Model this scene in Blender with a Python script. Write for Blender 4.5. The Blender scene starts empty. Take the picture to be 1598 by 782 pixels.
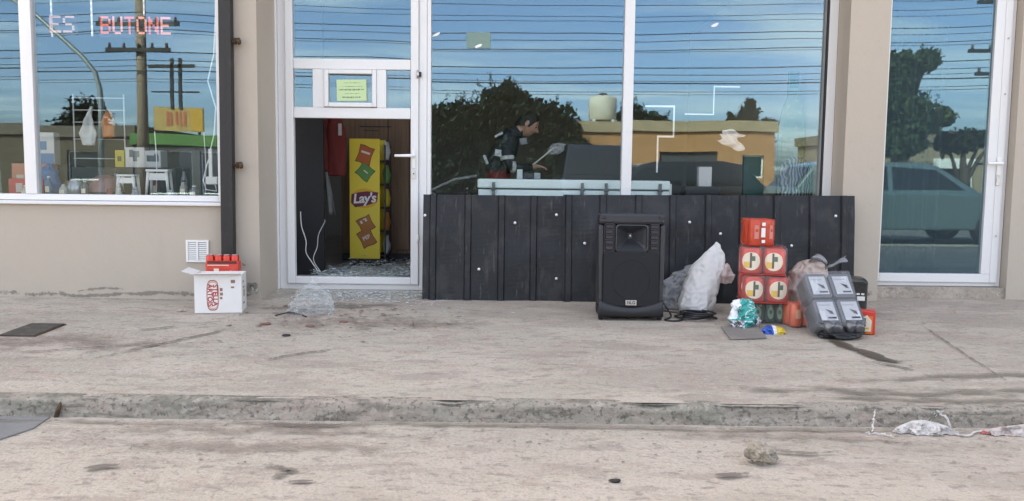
import bpy, bmesh, math, random
from mathutils import Vector, Matrix, noise
R = math.radians
S = bpy.context.scene
COL = S.collection

# ------------------------------------------------------------------ camera
cam_d = bpy.data.cameras.new("camera"); cam = bpy.data.objects.new("camera", cam_d); COL.objects.link(cam)
cam_d.sensor_fit = 'HORIZONTAL'; cam_d.sensor_width = 36.0; cam_d.lens = 29.29
cam_d.clip_start = .05; cam_d.clip_end = 900
cam.matrix_world = Matrix.Translation((0, -6.7, .93)) @ Matrix.Rotation(R(90 - 5.1), 4, 'X') @ Matrix.Rotation(.0117, 4, 'Z')
S.camera = cam

# ------------------------------------------------------------------ world, sun, exposure
SUN_EL, SUN_AZ = 41, -32         # the sun stands behind the shop: its front and the pavement lie in the shop's own shade
W = bpy.data.worlds.new("World"); S.world = W; W.use_nodes = True
wn = W.node_tree; bg = wn.nodes['Background']
sky = wn.nodes.new('ShaderNodeTexSky'); sky.sky_type = 'NISHITA'; sky.sun_disc = False
sky.sun_elevation = R(SUN_EL); sky.sun_rotation = R(SUN_AZ)
sky.air_density = .6; sky.dust_density = 3; sky.ozone_density = 2.2; sky.altitude = 0
tcw = wn.nodes.new('ShaderNodeTexCoord'); sx = wn.nodes.new('ShaderNodeSeparateXYZ'); wn.links.new(tcw.outputs['Generated'], sx.inputs[0])
zz_ = wn.nodes.new('ShaderNodeMath'); zz_.operation = 'ADD'; zz_.inputs[1].default_value = .12; wn.links.new(sx.outputs[2], zz_.inputs[0])
dv = [wn.nodes.new('ShaderNodeMath') for _ in range(2)]
for k_ in range(2):
    dv[k_].operation = 'DIVIDE'; wn.links.new(sx.outputs[k_], dv[k_].inputs[0]); wn.links.new(zz_.outputs[0], dv[k_].inputs[1])
cx_ = wn.nodes.new('ShaderNodeCombineXYZ'); wn.links.new(dv[0].outputs[0], cx_.inputs[0]); wn.links.new(dv[1].outputs[0], cx_.inputs[1])
mpw = wn.nodes.new('ShaderNodeMapping'); mpw.inputs['Scale'].default_value = (.55, 1.3, 1); mpw.inputs['Rotation'].default_value = (0, 0, R(14)); wn.links.new(cx_.outputs[0], mpw.inputs[0])
cn = wn.nodes.new('ShaderNodeTexNoise'); cn.inputs['Scale'].default_value = 1.5; cn.inputs['Detail'].default_value = 7; cn.inputs['Roughness'].default_value = .58; cn.inputs['Distortion'].default_value = .6; wn.links.new(mpw.outputs[0], cn.inputs['Vector'])
cm = wn.nodes.new('ShaderNodeMapRange'); cm.interpolation_type = 'SMOOTHSTEP'; cm.inputs[1].default_value = .43; cm.inputs[2].default_value = .72; cm.inputs[4].default_value = .55; wn.links.new(cn.outputs[0], cm.inputs[0])
cmx = wn.nodes.new('ShaderNodeMix'); cmx.data_type = 'RGBA'; wn.links.new(cm.outputs[0], cmx.inputs['Factor']); wn.links.new(sky.outputs[0], cmx.inputs['A']); cmx.inputs['B'].default_value = (4.6, 4.8, 5.1, 1)
wn.links.new(cmx.outputs['Result'], bg.inputs[0]); bg.inputs[1].default_value = .15
sd = bpy.data.lights.new("sun", 'SUN'); sd.energy = 2.6; sd.angle = R(.5); sd.color = (1, .93, .82)
sun = bpy.data.objects.new("sun", sd); COL.objects.link(sun)
sun.rotation_euler = Vector((math.sin(R(SUN_AZ))*math.cos(R(SUN_EL)), math.cos(R(SUN_AZ))*math.cos(R(SUN_EL)), math.sin(R(SUN_EL)))).to_track_quat('Z', 'Y').to_euler(); sun.location = (0, 0, 30)
vs = S.view_settings
S.display_settings.display_device = 'sRGB'
vs.view_transform = 'Standard'; vs.look = 'None'; vs.exposure = 2.78; vs.gamma = 1
vs.use_white_balance = True; vs.white_balance_temperature = 8900; vs.white_balance_tint = 10
S.render.engine = 'CYCLES'
cy = S.cycles
cy.use_denoising = True; cy.max_bounces = 8; cy.diffuse_bounces = 4; cy.glossy_bounces = 4
cy.transmission_bounces = 6; cy.transparent_max_bounces = 16; cy.caustics_reflective = False; cy.caustics_refractive = False
cy.sample_clamp_indirect = 6

# ------------------------------------------------------------------ materials
def srgb(h):
    h = h.lstrip('#'); o = []
    for i in (0, 2, 4):
        c = int(h[i:i+2], 16) / 255
        o.append(c/12.92 if c <= .04045 else ((c+.055)/1.055)**2.4)
    return tuple(o)

MATS = {}
def mat(name, col, rough=.6, metal=0., layers=(), bump=None, spec=.5, see=0., glow=None, trans=0., coat=0.):
    """layers: (scale, colour, lo, hi, amount, stretch(x,y,z), detail) noise masks mixed over the colour."""
    if name in MATS: return MATS[name]
    m = bpy.data.materials.new(name); m.use_nodes = True; MATS[name] = m
    nt = m.node_tree; N = nt.nodes; L = nt.links; p = N['Principled BSDF']
    p.inputs['Roughness'].default_value = rough; p.inputs['Metallic'].default_value = metal
    p.inputs['Specular IOR Level'].default_value = spec
    p.inputs['Coat Weight'].default_value = coat
    tc = N.new('ShaderNodeTexCoord'); src = None
    def vec(st):
        mp = N.new('ShaderNodeMapping'); mp.inputs['Scale'].default_value = st
        L.new(tc.outputs['Object'], mp.inputs[0]); return mp.outputs[0]
    for ly in layers:
        sc, c2, lo, hi, amt = ly[:5]; st = ly[5] if len(ly) > 5 else (1, 1, 1); det = ly[6] if len(ly) > 6 else 5
        nz = N.new('ShaderNodeTexNoise'); nz.inputs['Scale'].default_value = sc; nz.inputs['Detail'].default_value = det
        nz.inputs['Roughness'].default_value = .62
        L.new(vec(st), nz.inputs['Vector'])
        mr = N.new('ShaderNodeMapRange'); mr.inputs[1].default_value = lo; mr.inputs[2].default_value = hi
        mr.inputs[3].default_value = 0; mr.inputs[4].default_value = amt; mr.interpolation_type = 'SMOOTHSTEP'
        L.new(nz.outputs[0], mr.inputs[0])
        mx = N.new('ShaderNodeMix'); mx.data_type = 'RGBA'
        L.new(mr.outputs[0], mx.inputs['Factor'])
        if src: L.new(src, mx.inputs['A'])
        else: mx.inputs['A'].default_value = (*col, 1)
        mx.inputs['B'].default_value = (*c2, 1); src = mx.outputs['Result']
    if src: L.new(src, p.inputs['Base Color'])
    else: p.inputs['Base Color'].default_value = (*col, 1)
    if bump:
        sc, stg = bump[:2]; dist = bump[2] if len(bump) > 2 else .02
        nz = N.new('ShaderNodeTexNoise'); nz.inputs['Scale'].default_value = sc; nz.inputs['Detail'].default_value = 6
        L.new(tc.outputs['Object'], nz.inputs['Vector'])
        b = N.new('ShaderNodeBump'); b.inputs['Strength'].default_value = stg; b.inputs['Distance'].default_value = dist
        L.new(nz.outputs[0], b.inputs['Height']); L.new(b.outputs[0], p.inputs['Normal'])
    if glow:
        p.inputs['Emission Color'].default_value = (*glow[0], 1); p.inputs['Emission Strength'].default_value = glow[1]
    out = N['Material Output']; sh = p.outputs[0]
    if trans:
        t = N.new('ShaderNodeBsdfTranslucent'); t.inputs[0].default_value = (*col, 1)
        mx = N.new('ShaderNodeMixShader'); mx.inputs[0].default_value = trans
        L.new(sh, mx.inputs[1]); L.new(t.outputs[0], mx.inputs[2]); sh = mx.outputs[0]
    if see:
        t = N.new('ShaderNodeBsdfTransparent')
        mx = N.new('ShaderNodeMixShader'); mx.inputs[0].default_value = see
        L.new(sh, mx.inputs[1]); L.new(t.outputs[0], mx.inputs[2]); sh = mx.outputs[0]
    L.new(sh, out.inputs[0])
    return m

def glass_mat(name, tint, refl, film=None, wave=.6):
    m = bpy.data.materials.new(name); m.use_nodes = True; MATS[name] = m
    nt = m.node_tree; N = nt.nodes; L = nt.links; N.remove(N['Principled BSDF'])
    tr = N.new('ShaderNodeBsdfTransparent'); tr.inputs[0].default_value = (*tint, 1)
    gl = N.new('ShaderNodeBsdfGlossy'); gl.inputs['Roughness'].default_value = 0; gl.inputs[0].default_value = (.50, .80, 1, 1)
    tc = N.new('ShaderNodeTexCoord'); nz = N.new('ShaderNodeTexNoise'); nz.inputs['Scale'].default_value = wave; nz.inputs['Detail'].default_value = 1
    L.new(tc.outputs['Object'], nz.inputs['Vector'])
    b = N.new('ShaderNodeBump'); b.inputs['Strength'].default_value = .2; b.inputs['Distance'].default_value = .02
    L.new(nz.outputs[0], b.inputs['Height']); L.new(b.outputs[0], gl.inputs['Normal'])
    lw = N.new('ShaderNodeLayerWeight'); pw = N.new('ShaderNodeMath'); pw.operation = 'POWER'; pw.inputs[1].default_value = 5
    L.new(lw.outputs['Facing'], pw.inputs[0])
    mr = N.new('ShaderNodeMapRange'); mr.inputs[3].default_value = refl; mr.inputs[4].default_value = 1
    L.new(pw.outputs[0], mr.inputs[0])
    base = tr.outputs[0]
    if film:
        d = N.new('ShaderNodeBsdfDiffuse'); d.inputs[0].default_value = (*film[0], 1)
        mf = N.new('ShaderNodeMixShader'); mf.inputs[0].default_value = film[1]
        L.new(base, mf.inputs[1]); L.new(d.outputs[0], mf.inputs[2]); base = mf.outputs[0]
    mx = N.new('ShaderNodeMixShader'); L.new(mr.outputs[0], mx.inputs[0])
    L.new(base, mx.inputs[1]); L.new(gl.outputs[0], mx.inputs[2]); L.new(mx.outputs[0], N['Material Output'].inputs[0])
    return m

WALL = mat('beige_wall_paint', (.46, .40, .335), .85, layers=[(1.3, (.48, .41, .335), .4, .75, .8), (7, (.44, .37, .30), .58, .8, .35), (2.2, (.38, .32, .265), .58, .75, .4, (1, 1, .18)), (26, (.40, .345, .29), .60, .72, .4)], bump=(9, .35, .012))
TRIM = mat('white_aluminium', (.72, .72, .72), .35, layers=[(2.0, (.70, .69, .67), .5, .8, .6), (14, (.62, .60, .56), .66, .85, .5)])
CONC = mat('pavement_concrete', (.425, .384, .318), .9, layers=[
    (.7, (.33, .28, .235), .42, .60, .7, (.6, 1.2, 1)), (2.0, (.50, .435, .37), .48, .60, .6, (.6, 1.3, 1)), (4.2, (.30, .255, .215), .52, .64, .65, (.5, 1.5, 1)),
    (8, (.40, .30, .25), .52, .64, .6, (.7, 1.2, 1)), (15, (.25, .215, .185), .55, .66, .75, (.6, 1.2, 1)), (34, (.24, .21, .18), .57, .67, .6), (34.7, (.54, .48, .42), .57, .67, .5), (80, (.26, .225, .19), .53, .64, .5), (120, (.57, .50, .44), .54, .66, .4)], bump=(38, 1, .010))
STREET = mat('street_concrete', (.425, .38, .318), .92, layers=[
    (.6, (.30, .26, .22), .42, .60, .7, (.6, 1.2, 1)), (2.6, (.46, .40, .345), .47, .60, .6, (.6, 1.3, 1)), (5, (.29, .24, .205), .52, .64, .65, (.5, 1.4, 1)), (9, (.36, .28, .235), .53, .65, .5),
    (17, (.22, .19, .165), .55, .66, .75, (.6, 1.2, 1)), (36, (.24, .21, .18), .57, .67, .6), (37, (.53, .465, .40), .57, .67, .5), (90, (.26, .225, .19), .53, .64, .5), (130, (.56, .49, .43), .54, .66, .4)], bump=(40, 1, .010))
KERB = mat('kerb_stone', (.31, .275, .23), .95, layers=[(1.6, (.24, .235, .19), .42, .6, .8, (1, 1, .6)), (5, (.37, .30, .25), .50, .62, .7, (.5, 1, 1)), (10, (.18, .165, .135), .52, .64, .8, (.5, 1, 1.3)), (24, (.42, .37, .315), .54, .64, .6), (45, (.11, .10, .085), .53, .63, .8), (3.3, (.15, .14, .115), .56, .64, .8, (.5, 1, 5))], bump=(18, 1, .035))
ROAD = mat('road_asphalt', (.11, .105, .10), .95, layers=[(.3, (.16, .15, .14), .4, .7, .7), (30, (.07, .07, .07), .5, .7, .5)])
EARTH = mat('far_ground', (.22, .19, .15), .95, layers=[(.05, (.15, .15, .10), .4, .7, .8)])
SHEETM = mat('anthracite_sheet', (.0088, .0102, .0130), .45, .0, spec=.35, layers=[(3, (.026, .028, .033), .48, .66, .6, (1, 1, .3)), (14, (.05, .047, .044), .57, .7, .6, (1, 1, .2)), (40, (.085, .08, .074), .60, .70, .6, (1, 1, .12)), (5, (.030, .030, .031), .5, .64, .7)], bump=(3.5, .35, .03))
BLACK = mat('black_plastic', (.016, .017, .020), .48, layers=[(25, (.045, .046, .05), .6, .8, .5)], bump=(220, .12, .002))
GRILLE = mat('speaker_grille', (.011, .012, .015), .6, .3, bump=(420, .7, .004))
DARK = mat('dark_paint', (.018, .0165, .017), .6, layers=[(5, (.06, .05, .045), .55, .8, .7), (20, (.10, .06, .04), .64, .8, .5)], bump=(30, .4, .005))
RUST = mat('rusty_iron', (.11, .065, .035), .8, .3, layers=[(20, (.04, .03, .025), .45, .6, .8)], bump=(40, .5, .01))
WHITE = mat('white_plastic', (.78, .78, .76), .4)
WHITEP = mat('white_board', (.76, .74, .72), .75, layers=[(4, (.64, .61, .57), .5, .8, .5), (18, (.55, .5, .44), .66, .85, .5)])
RED = mat('red_print', (.62, .045, .030), .4, layers=[(9, (.48, .03, .02), .5, .8, .5)])
REDC = mat('red_can_lacquer', (.60, .05, .03), .28, .35)
ORANGE = mat('orange_print', (.80, .16, .03), .4)
YEL = mat('yellow_print', (.80, .60, .06), .45, layers=[(3, (.72, .54, .05), .5, .8, .5)])
CREAMLAB = mat('cream_label', (.80, .72, .56), .5)
GREENG = mat('green_glass', (.012, .085, .030), .12, coat=.5)
GREENL = mat('pale_green_label', (.22, .40, .26), .5)
SILV = mat('silver_metal', (.55, .55, .55), .3, .9)
INK = mat('dark_ink', (.03, .025, .03), .6)
REDINK = mat('red_ink', (.45, .035, .03), .6)
PANE = glass_mat('window_glass', (.97, .985, .985), .092)
PANET = glass_mat('greenish_door_glass', (.66, .78, .80), .10, film=((.20, .28, .32), .11))
FILM = mat('shrink_film', (.80, .62, .60), .10, see=.87, spec=.8, bump=(18, .8, .02))
FILMD = mat('grey_shrink_film', (.45, .47, .50), .16, see=.80, spec=.9, bump=(16, .9, .03))
CLEARB = mat('clear_plastic_bag', (.60, .66, .68), .10, see=.82, spec=.9, bump=(14, 1, .03))
BAGW = mat('white_bag_plastic', (.80, .795, .78), .36, trans=.2, see=.02, layers=[(4, (.72, .72, .71), .45, .62, .6)], bump=(11, .45, .03))
BAGD = mat('dirty_white_plastic', (.70, .67, .64), .6, trans=.1, layers=[(14, (.36, .32, .29), .50, .64, .7), (40, (.72, .70, .68), .55, .65, .6)], bump=(30, 1, .03))
BAGG = mat('grey_translucent_bag', (.42, .44, .46), .25, see=.42, trans=.2, bump=(12, .8, .03))
BAGB = mat('beige_bag_plastic', (.62, .50, .44), .42, trans=.25, see=.04, layers=[(4, (.68, .62, .58), .45, .7, .7)], bump=(9, .6, .03))
PINKB = mat('pink_bag_plastic', (.68, .54, .52), .4, trans=.2, bump=(20, .8, .02))
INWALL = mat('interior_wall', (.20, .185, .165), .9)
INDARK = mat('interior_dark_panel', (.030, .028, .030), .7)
INFLOOR = mat('interior_floor', (.36, .33, .30), .5, layers=[(4, (.24, .22, .20), .4, .7, .8)])
WOOD = mat('brown_wood', (.16, .085, .045), .5, layers=[(6, (.10, .05, .026), .4, .65, .8, (6, 6, .35))])
FREEZ = mat('pale_turquoise_enamel', (.80, .92, .90), .35)

# ------------------------------------------------------------------ mesh helpers
class MB:
    def __init__(s): s.v, s.f, s.m, s.sm = [], [], [], []
    def add(s, vs_, fs, mi=0, smooth=False, M=None):
        o = len(s.v)
        for q in vs_:
            q = Vector(q); s.v.append(tuple(M @ q if M else q))
        for f in fs: s.f.append(tuple(i+o for i in f)); s.m.append(mi); s.sm.append(smooth)
        return s
    def box(s, x0, x1, y0, y1, z0, z1, mi=0, M=None):
        return s.add([(x0,y0,z0),(x1,y0,z0),(x1,y1,z0),(x0,y1,z0),(x0,y0,z1),(x1,y0,z1),(x1,y1,z1),(x0,y1,z1)],
                     [(0,3,2,1),(4,5,6,7),(0,1,5,4),(1,2,6,5),(2,3,7,6),(3,0,4,7)], mi, False, M)
    def tube(s, pts, r, n=8, mi=0, cap=True, M=None):
        pts = [Vector(p) for p in pts]; rs = r if isinstance(r, (list, tuple)) else [r]*len(pts)
        vs_, fs = [], []; up = Vector((0, 0, 1)); prev = None
        for i, p in enumerate(pts):
            t = (pts[min(i+1, len(pts)-1)] - pts[max(i-1, 0)]); t = t.normalized() if t.length > 1e-9 else Vector((0, 0, 1))
            a = prev if prev is not None else (up.cross(t) if abs(t.z) < .9 else Vector((1, 0, 0)).cross(t))
            a = (a - t*a.dot(t)); a = a.normalized() if a.length > 1e-6 else Vector((1, 0, 0)); prev = a; b = t.cross(a)
            for k in range(n):
                q = 2*math.pi*k/n; vs_.append(p + (a*math.cos(q) + b*math.sin(q))*rs[i])
        for i in range(len(pts)-1):
            for k in range(n):
                fs.append((i*n+k, i*n+(k+1) % n, (i+1)*n+(k+1) % n, (i+1)*n+k))
        if cap: fs += [tuple(range(n-1, -1, -1)), tuple(range((len(pts)-1)*n, len(pts)*n))]
        return s.add(vs_, fs, mi, True, M)
    def lathe(s, prof, n=20, mi=0, M=None):
        """prof: (radius, z) from bottom to top."""
        vs_, fs = [], []
        for r, z in prof:
            for k in range(n):
                q = 2*math.pi*k/n; vs_.append((r*math.cos(q), r*math.sin(q), z))
        for i in range(len(prof)-1):
            for k in range(n): fs.append((i*n+k, i*n+(k+1) % n, (i+1)*n+(k+1) % n, (i+1)*n+k))
        fs += [tuple(range(n-1, -1, -1)), tuple(range((len(prof)-1)*n, len(prof)*n))]
        return s.add(vs_, fs, mi, True, M)
    def prism(s, poly, y0, y1, mi=0, M=None):
        """poly: (x, z) counter-clockwise seen from -y."""
        n = len(poly)
        vs_ = [(x, y0, z) for x, z in poly] + [(x, y1, z) for x, z in poly]
        fs = [tuple(range(n)), tuple(range(2*n-1, n-1, -1))] + [(i, i+n, (i+1) % n+n, (i+1) % n) for i in range(n)]
        return s.add(vs_, fs, mi, False, M)
    def grid(s, fn, nu, nv, mi=0, smooth=True, wrap=False):
        vs_ = [fn(i/(nu if wrap else nu-1), j/(nv-1)) for j in range(nv) for i in range(nu)]
        fs = []
        for j in range(nv-1):
            for i in range(nu if wrap else nu-1):
                i2 = (i+1) % nu; fs.append((j*nu+i, j*nu+i2, (j+1)*nu+i2, (j+1)*nu+i))
        return s.add(vs_, fs, mi, smooth)
    def build(s, name, mats, parent=None, bevel=0, solid=0):
        me = bpy.data.meshes.new(name); me.from_pydata(s.v, [], s.f)
        for m in (mats if isinstance(mats, (list, tuple)) else [mats]): me.materials.append(m)
        me.polygons.foreach_set('material_index', s.m); me.polygons.foreach_set('use_smooth', s.sm); me.update()
        o = bpy.data.objects.new(name, me); COL.objects.link(o)
        if parent: o.parent = parent
        if solid:
            q = o.modifiers.new('solid', 'SOLIDIFY'); q.thickness = solid; q.offset = 0
        if bevel:
            b = o.modifiers.new('bevel', 'BEVEL'); b.width = bevel; b.segments = 2; b.limit_method = 'ANGLE'; b.angle_limit = R(40)
            b.harden_normals = False
        return o

def bx(*a): return MB().box(*a)
def tag(o, label, cat, group=None, kind=None):
    o['label'] = label; o['category'] = cat
    if group: o['group'] = group
    if kind: o['kind'] = kind
    return o
def struct(o): o['kind'] = 'structure'; return o
def thing(name, label, cat, loc=(0, 0, 0), rot=(0, 0, 0), group=None):
    o = bpy.data.objects.new(name, None); COL.objects.link(o); o.location = loc; o.rotation_euler = rot
    return tag(o, label, cat, group)
def copy_tree(o, parent=None):
    c = o.copy(); COL.objects.link(c); c.parent = parent
    for ch in list(o.children): copy_tree(ch, c)
    return c
def text(name, body, size, M, m, parent=None, ext=.0006, shear=0, spacing=1, off=0, align='CENTER'):
    cu = bpy.data.curves.new(name, 'FONT'); cu.body = body; cu.size = size; cu.extrude = ext; cu.shear = shear
    cu.align_x = align; cu.align_y = 'CENTER'; cu.space_character = spacing; cu.offset = off; cu.resolution_u = 3
    tmp = bpy.data.objects.new('lettering_tmp', cu); COL.objects.link(tmp)
    bpy.context.view_layer.update()
    me = bpy.data.meshes.new_from_object(tmp.evaluated_get(bpy.context.evaluated_depsgraph_get()))
    bpy.data.objects.remove(tmp); bpy.data.curves.remove(cu)
    me.materials.clear(); me.materials.append(m); me.transform(M)
    o = bpy.data.objects.new(name, me); COL.objects.link(o)
    if parent: o.parent = parent
    return o
FRONT = Matrix.Rotation(R(90), 4, 'X')            # text stands up and faces -Y
def front(x, y, z, roll=0): return Matrix.Translation((x, y, z)) @ Matrix.Rotation(R(roll), 4, 'Y') @ FRONT
def rnd(a, b): return random.uniform(a, b)
random.seed(7)
def gz(y): return .03*y                            # the pavement falls gently towards the kerb

def bag_mesh(levels, n=40, nz=26, amp=.03, seed=0, ridg=6., mi=0, along=.45):
    """Crumpled sack: levels (x, y, z, rx, ry) interpolated, with ridged folds pressed into it."""
    L = [Vector(l[:3]) for l in levels]; K = len(levels)
    def fn(u, v):
        t = v*(K-1); i = min(int(t), K-2); f = t-i; f = f*f*(3-2*f)*.5+f*.5
        c = L[i].lerp(L[i+1], f); a = levels[i][3]*(1-f)+levels[i+1][3]*f; b = levels[i][4]*(1-f)+levels[i+1][4]*f
        q = 2*math.pi*u; d = Vector((math.cos(q), math.sin(q), 0))
        p = c + Vector((d.x*a, d.y*b, 0))
        s_ = Vector((seed*7.3, seed*3.1, 0))
        pp = Vector((p.x, p.y, p.z*along))
        w = 1-abs(noise.noise(pp*ridg+s_))*2.4 + .7*(1-abs(noise.noise(pp*ridg*2.1+s_))*2.6) + .45*(1-abs(noise.noise(p*ridg*4.5+s_))*2.6) - .35
        k = amp*(w-.8)
        e = min(1, 4*min(a, b)/max(amp*6, 1e-4))
        return p + Vector((d.x, d.y, .3*noise.noise(p*ridg+s_*2)))*k*e
    m = MB(); m.grid(fn, n, nz, mi, True, True)
    m.f += [tuple(range(n-1, -1, -1)), tuple(range((nz-1)*n, nz*n))]; m.m += [mi, mi]; m.sm += [False, False]
    return m

def rock_mesh(r, seed, sq=(1, 1, 1), sub=3, amp=.35, fr=1.6):
    bm = bmesh.new(); bmesh.ops.create_icosphere(bm, subdivisions=sub, radius=1)
    m = MB(); vs_ = []
    for v in bm.verts:
        d = v.co.normalized(); k = 1 + amp*noise.noise(d*fr+Vector((seed*9.1, 0, 0))) + amp*.5*noise.noise(d*fr*2.6+Vector((seed*5.1, 3, 0))) + amp*.22*noise.noise(d*fr*7)
        vs_.append((d.x*k*r*sq[0], d.y*k*r*sq[1], d.z*k*r*sq[2]))
    m.add(vs_, [tuple(v.index for v in f.verts) for f in bm.faces], 0, False); bm.free(); return m

def blob(pts_fn, n=26, th=.003):
    m = MB(); top = [pts_fn(2*math.pi*i/n) for i in range(n)]
    vs_ = [(x, y, z+th) for x, y, z in top] + [(x, y, z-.002) for x, y, z in top]
    return m.add(vs_, [tuple(range(n))] + [(i, i+n, (i+1) % n+n, (i+1) % n) for i in range(n)], 0)

# ================================================================== SETTING: ground
def pave(u, v):
    x = -9+18*u; y = -2.985+3.3*v
    return (x, y, gz(y) + .004*noise.noise(Vector((x*.9, y*.9, 0))))
pavement = struct(MB().grid(pave, 91, 18).build('sidewalk', CONC))
# the kerb: rough, chipped face and lip
def kerb_fn(u, v):
    x = -9+18*u; n1 = noise.noise(Vector((x*4, v*2, 1))); n2 = noise.noise(Vector((x*14, v*6, 5)))
    chip = max(0, noise.noise(Vector((x*2.3, 0, 9)))-.12)*.05
    path = [(-2.95, -.0885), (-3.0, -.092), (-3.022, -.104), (-3.028, -.135), (-3.034, -.17), (-3.05, -.212)]
    t = v*5; i = min(int(t), 4); f = t-i
    y = path[i][0]*(1-f)+path[i+1][0]*f; z = path[i][1]*(1-f)+path[i+1][1]*f
    k = .35 if v < .15 else 1
    bite = max(0, noise.noise(Vector((x*5.5, 3, 1)))-.18)*.06+max(0, noise.noise(Vector((x*1.3, 8, 2)))-.2)*.05; y += bite*(.3 < v < .75); z -= bite*.25*(v < .45)
    return (x, y + (.007*n1+.006*n2)*k + (chip if .2 < v < .5 else 0), z + .0035 + .004*n2*k - (chip*.35 if v < .5 else 0))
struct(MB().grid(kerb_fn, 520, 13).build('kerb', KERB))
def street_fn(u, v):
    x = -12+24*u; y = -9+6.2*v
    return (x, y, -.175 + .005*noise.noise(Vector((x*.7, y*.7, 4))))
struct(MB().grid(street_fn, 60, 24).build('street', STREET))
struct(bx(-400, 400, -13.2, -8.99, -.35, -.212).build('road', ROAD))
struct(bx(-400, 400, -400, 400, -.6, -.36).build('ground', EARTH))
struct(bx(-400, -11.99, -9, -2.9, -.35, -.185).build('street', STREET)); struct(bx(11.99, 400, -9, -2.9, -.35, -.185).build('street', STREET))
struct(bx(-60, 60, -16.2, -13.2, -.35, -.09).build('far_sidewalk', CONC))
# darker asphalt patch in the street beside the kerb
apm = mat('grey_patch', (.17, .175, .175), .9, layers=[(5, (.22, .22, .215), .4, .7, .7), (60, (.11, .11, .11), .5, .7, .5)])
m = MB(); m.add([(-3.6, -3.05, -.167), (-2.06, -3.05, -.167), (-2.04, -3.22, -.167), (-2.12, -3.46, -.167), (-2.6, -3.62, -.167), (-3.6, -3.7, -.167),
                 (-3.6, -3.05, -.19), (-2.06, -3.05, -.19), (-2.04, -3.22, -.19), (-2.12, -3.46, -.19), (-2.6, -3.62, -.19), (-3.6, -3.7, -.19)],
                [(0, 5, 4, 3, 2, 1)] + [(i, (i+1) % 6, (i+1) % 6+6, i+6) for i in range(6)])
struct(m.build('asphalt_patch', apm))
# cracks and joints: thin dirty lines, parts of the pavement and street
def smear_mat(name, col, scale, lo, hi, amax, st=(1, 1, 1), rough=.95):
    """Dirt whose cover breaks up with noise and thins towards its edge (point attribute 'fade')."""
    m = bpy.data.materials.new(name); m.use_nodes = True; nt = m.node_tree; N = nt.nodes; L = nt.links; p = N['Principled BSDF']
    p.inputs['Base Color'].default_value = (*col, 1); p.inputs['Roughness'].default_value = rough
    tc = N.new('ShaderNodeTexCoord'); mp = N.new('ShaderNodeMapping'); mp.inputs['Scale'].default_value = st; L.new(tc.outputs['Object'], mp.inputs[0])
    nz = N.new('ShaderNodeTexNoise'); nz.inputs['Scale'].default_value = scale; nz.inputs['Detail'].default_value = 6; nz.inputs['Roughness'].default_value = .68; L.new(mp.outputs[0], nz.inputs['Vector'])
    at = N.new('ShaderNodeAttribute'); at.attribute_name = 'fade'
    ad = N.new('ShaderNodeMath'); ad.operation = 'MULTIPLY_ADD'; ad.inputs[1].default_value = .35; L.new(at.outputs['Fac'], ad.inputs[0]); L.new(nz.outputs[0], ad.inputs[2])
    mr = N.new('ShaderNodeMapRange'); mr.interpolation_type = 'SMOOTHSTEP'; mr.inputs[1].default_value = lo+.17; mr.inputs[2].default_value = hi+.17; mr.inputs[4].default_value = amax; L.new(ad.outputs[0], mr.inputs[0])
    mu = N.new('ShaderNodeMath'); mu.operation = 'MULTIPLY'; mu.use_clamp = True; L.new(mr.outputs[0], mu.inputs[0])
    sm = N.new('ShaderNodeMath'); sm.operation = 'MULTIPLY'; sm.inputs[1].default_value = 4; sm.use_clamp = True; L.new(at.outputs['Fac'], sm.inputs[0]); L.new(sm.outputs[0], mu.inputs[1])
    L.new(mu.outputs[0], p.inputs['Alpha']); return m
def smear(pts, w, zf, nm, mt, parent=None, zoff=.0075, n=40):
    m = MB(); P = [Vector(p) for p in pts]; K = len(P)-1; vs_, fd = [], []
    for i in range(n):
        t = i/(n-1)*K; k = min(int(t), K-1); c = P[k].lerp(P[k+1], t-k); d = (P[k+1]-P[k]).normalized(); nn = Vector((-d.y, d.x))
        c = c + nn*w*.5*noise.noise(Vector((c.x*6, c.y*6, 2))); e = math.sin(math.pi*i/(n-1))**.5
        for q_ in (-1, -.5, 0, .5, 1):
            q = c+nn*w*(.55+.7*abs(noise.noise(Vector((c.x*7, c.y*9, q_)))))*q_; vs_.append((q.x, q.y, zf(q.y)+zoff)); fd.append(max(0, (1-abs(q_)))*e)
    m.add(vs_, [(5*i+j, 5*i+j+1, 5*i+j+6, 5*i+j+5) for i in range(n-1) for j in range(4)], 0, True)
    o = m.build(nm, mt, parent); a = o.data.attributes.new('fade', 'FLOAT', 'POINT'); a.data.foreach_set('value', fd); return o
CRACK = smear_mat('crack_dirt', (.15, .13, .11), 26, .40, .62, .7, (.7, 1, 1))
MOSS = smear_mat('gutter_grime', (.20, .18, .145), 13, .42, .66, .6, (.35, 1.4, 1)); BROWNS = smear_mat('brown_smear', (.26, .21, .175), 19, .45, .68, .45, (.7, 1.1, 1))
def crack(pts, w, parent=None, zf=gz, nm='crack', mt=None): return smear(pts, w*2.4, zf, nm, mt or CRACK, parent)
zs = lambda y: -.172
crack([(-2.25, -2.35), (-2.0, -1.95), (-1.72, -1.5)], .016, pavement)
crack([(-1.35, -2.35), (-1.15, -2.15), (-.95, -2.02)], .012, pavement)
crack([(-2.32, -1.62), (-2.12, -1.5)], .016, pavement)
crack([(-3.0, -2.3), (-2.55, -2.16), (-2.2, -2.02), (-1.6, -1.9)], .009, pavement)
crack([(2.75, -1.15), (2.62, -1.9), (2.5, -2.6)], .008, pavement)
crack([(1.55, -2.62), (2.2, -2.5), (2.7, -2.45), (3.3, -2.5)], .055, pavement, nm='grime', mt=MOSS)
crack([(.95, -2.80), (1.5, -2.74), (1.9, -2.80), (2.6, -2.72), (3.2, -2.78)], .055, pavement, nm='grime', mt=MOSS)
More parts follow.
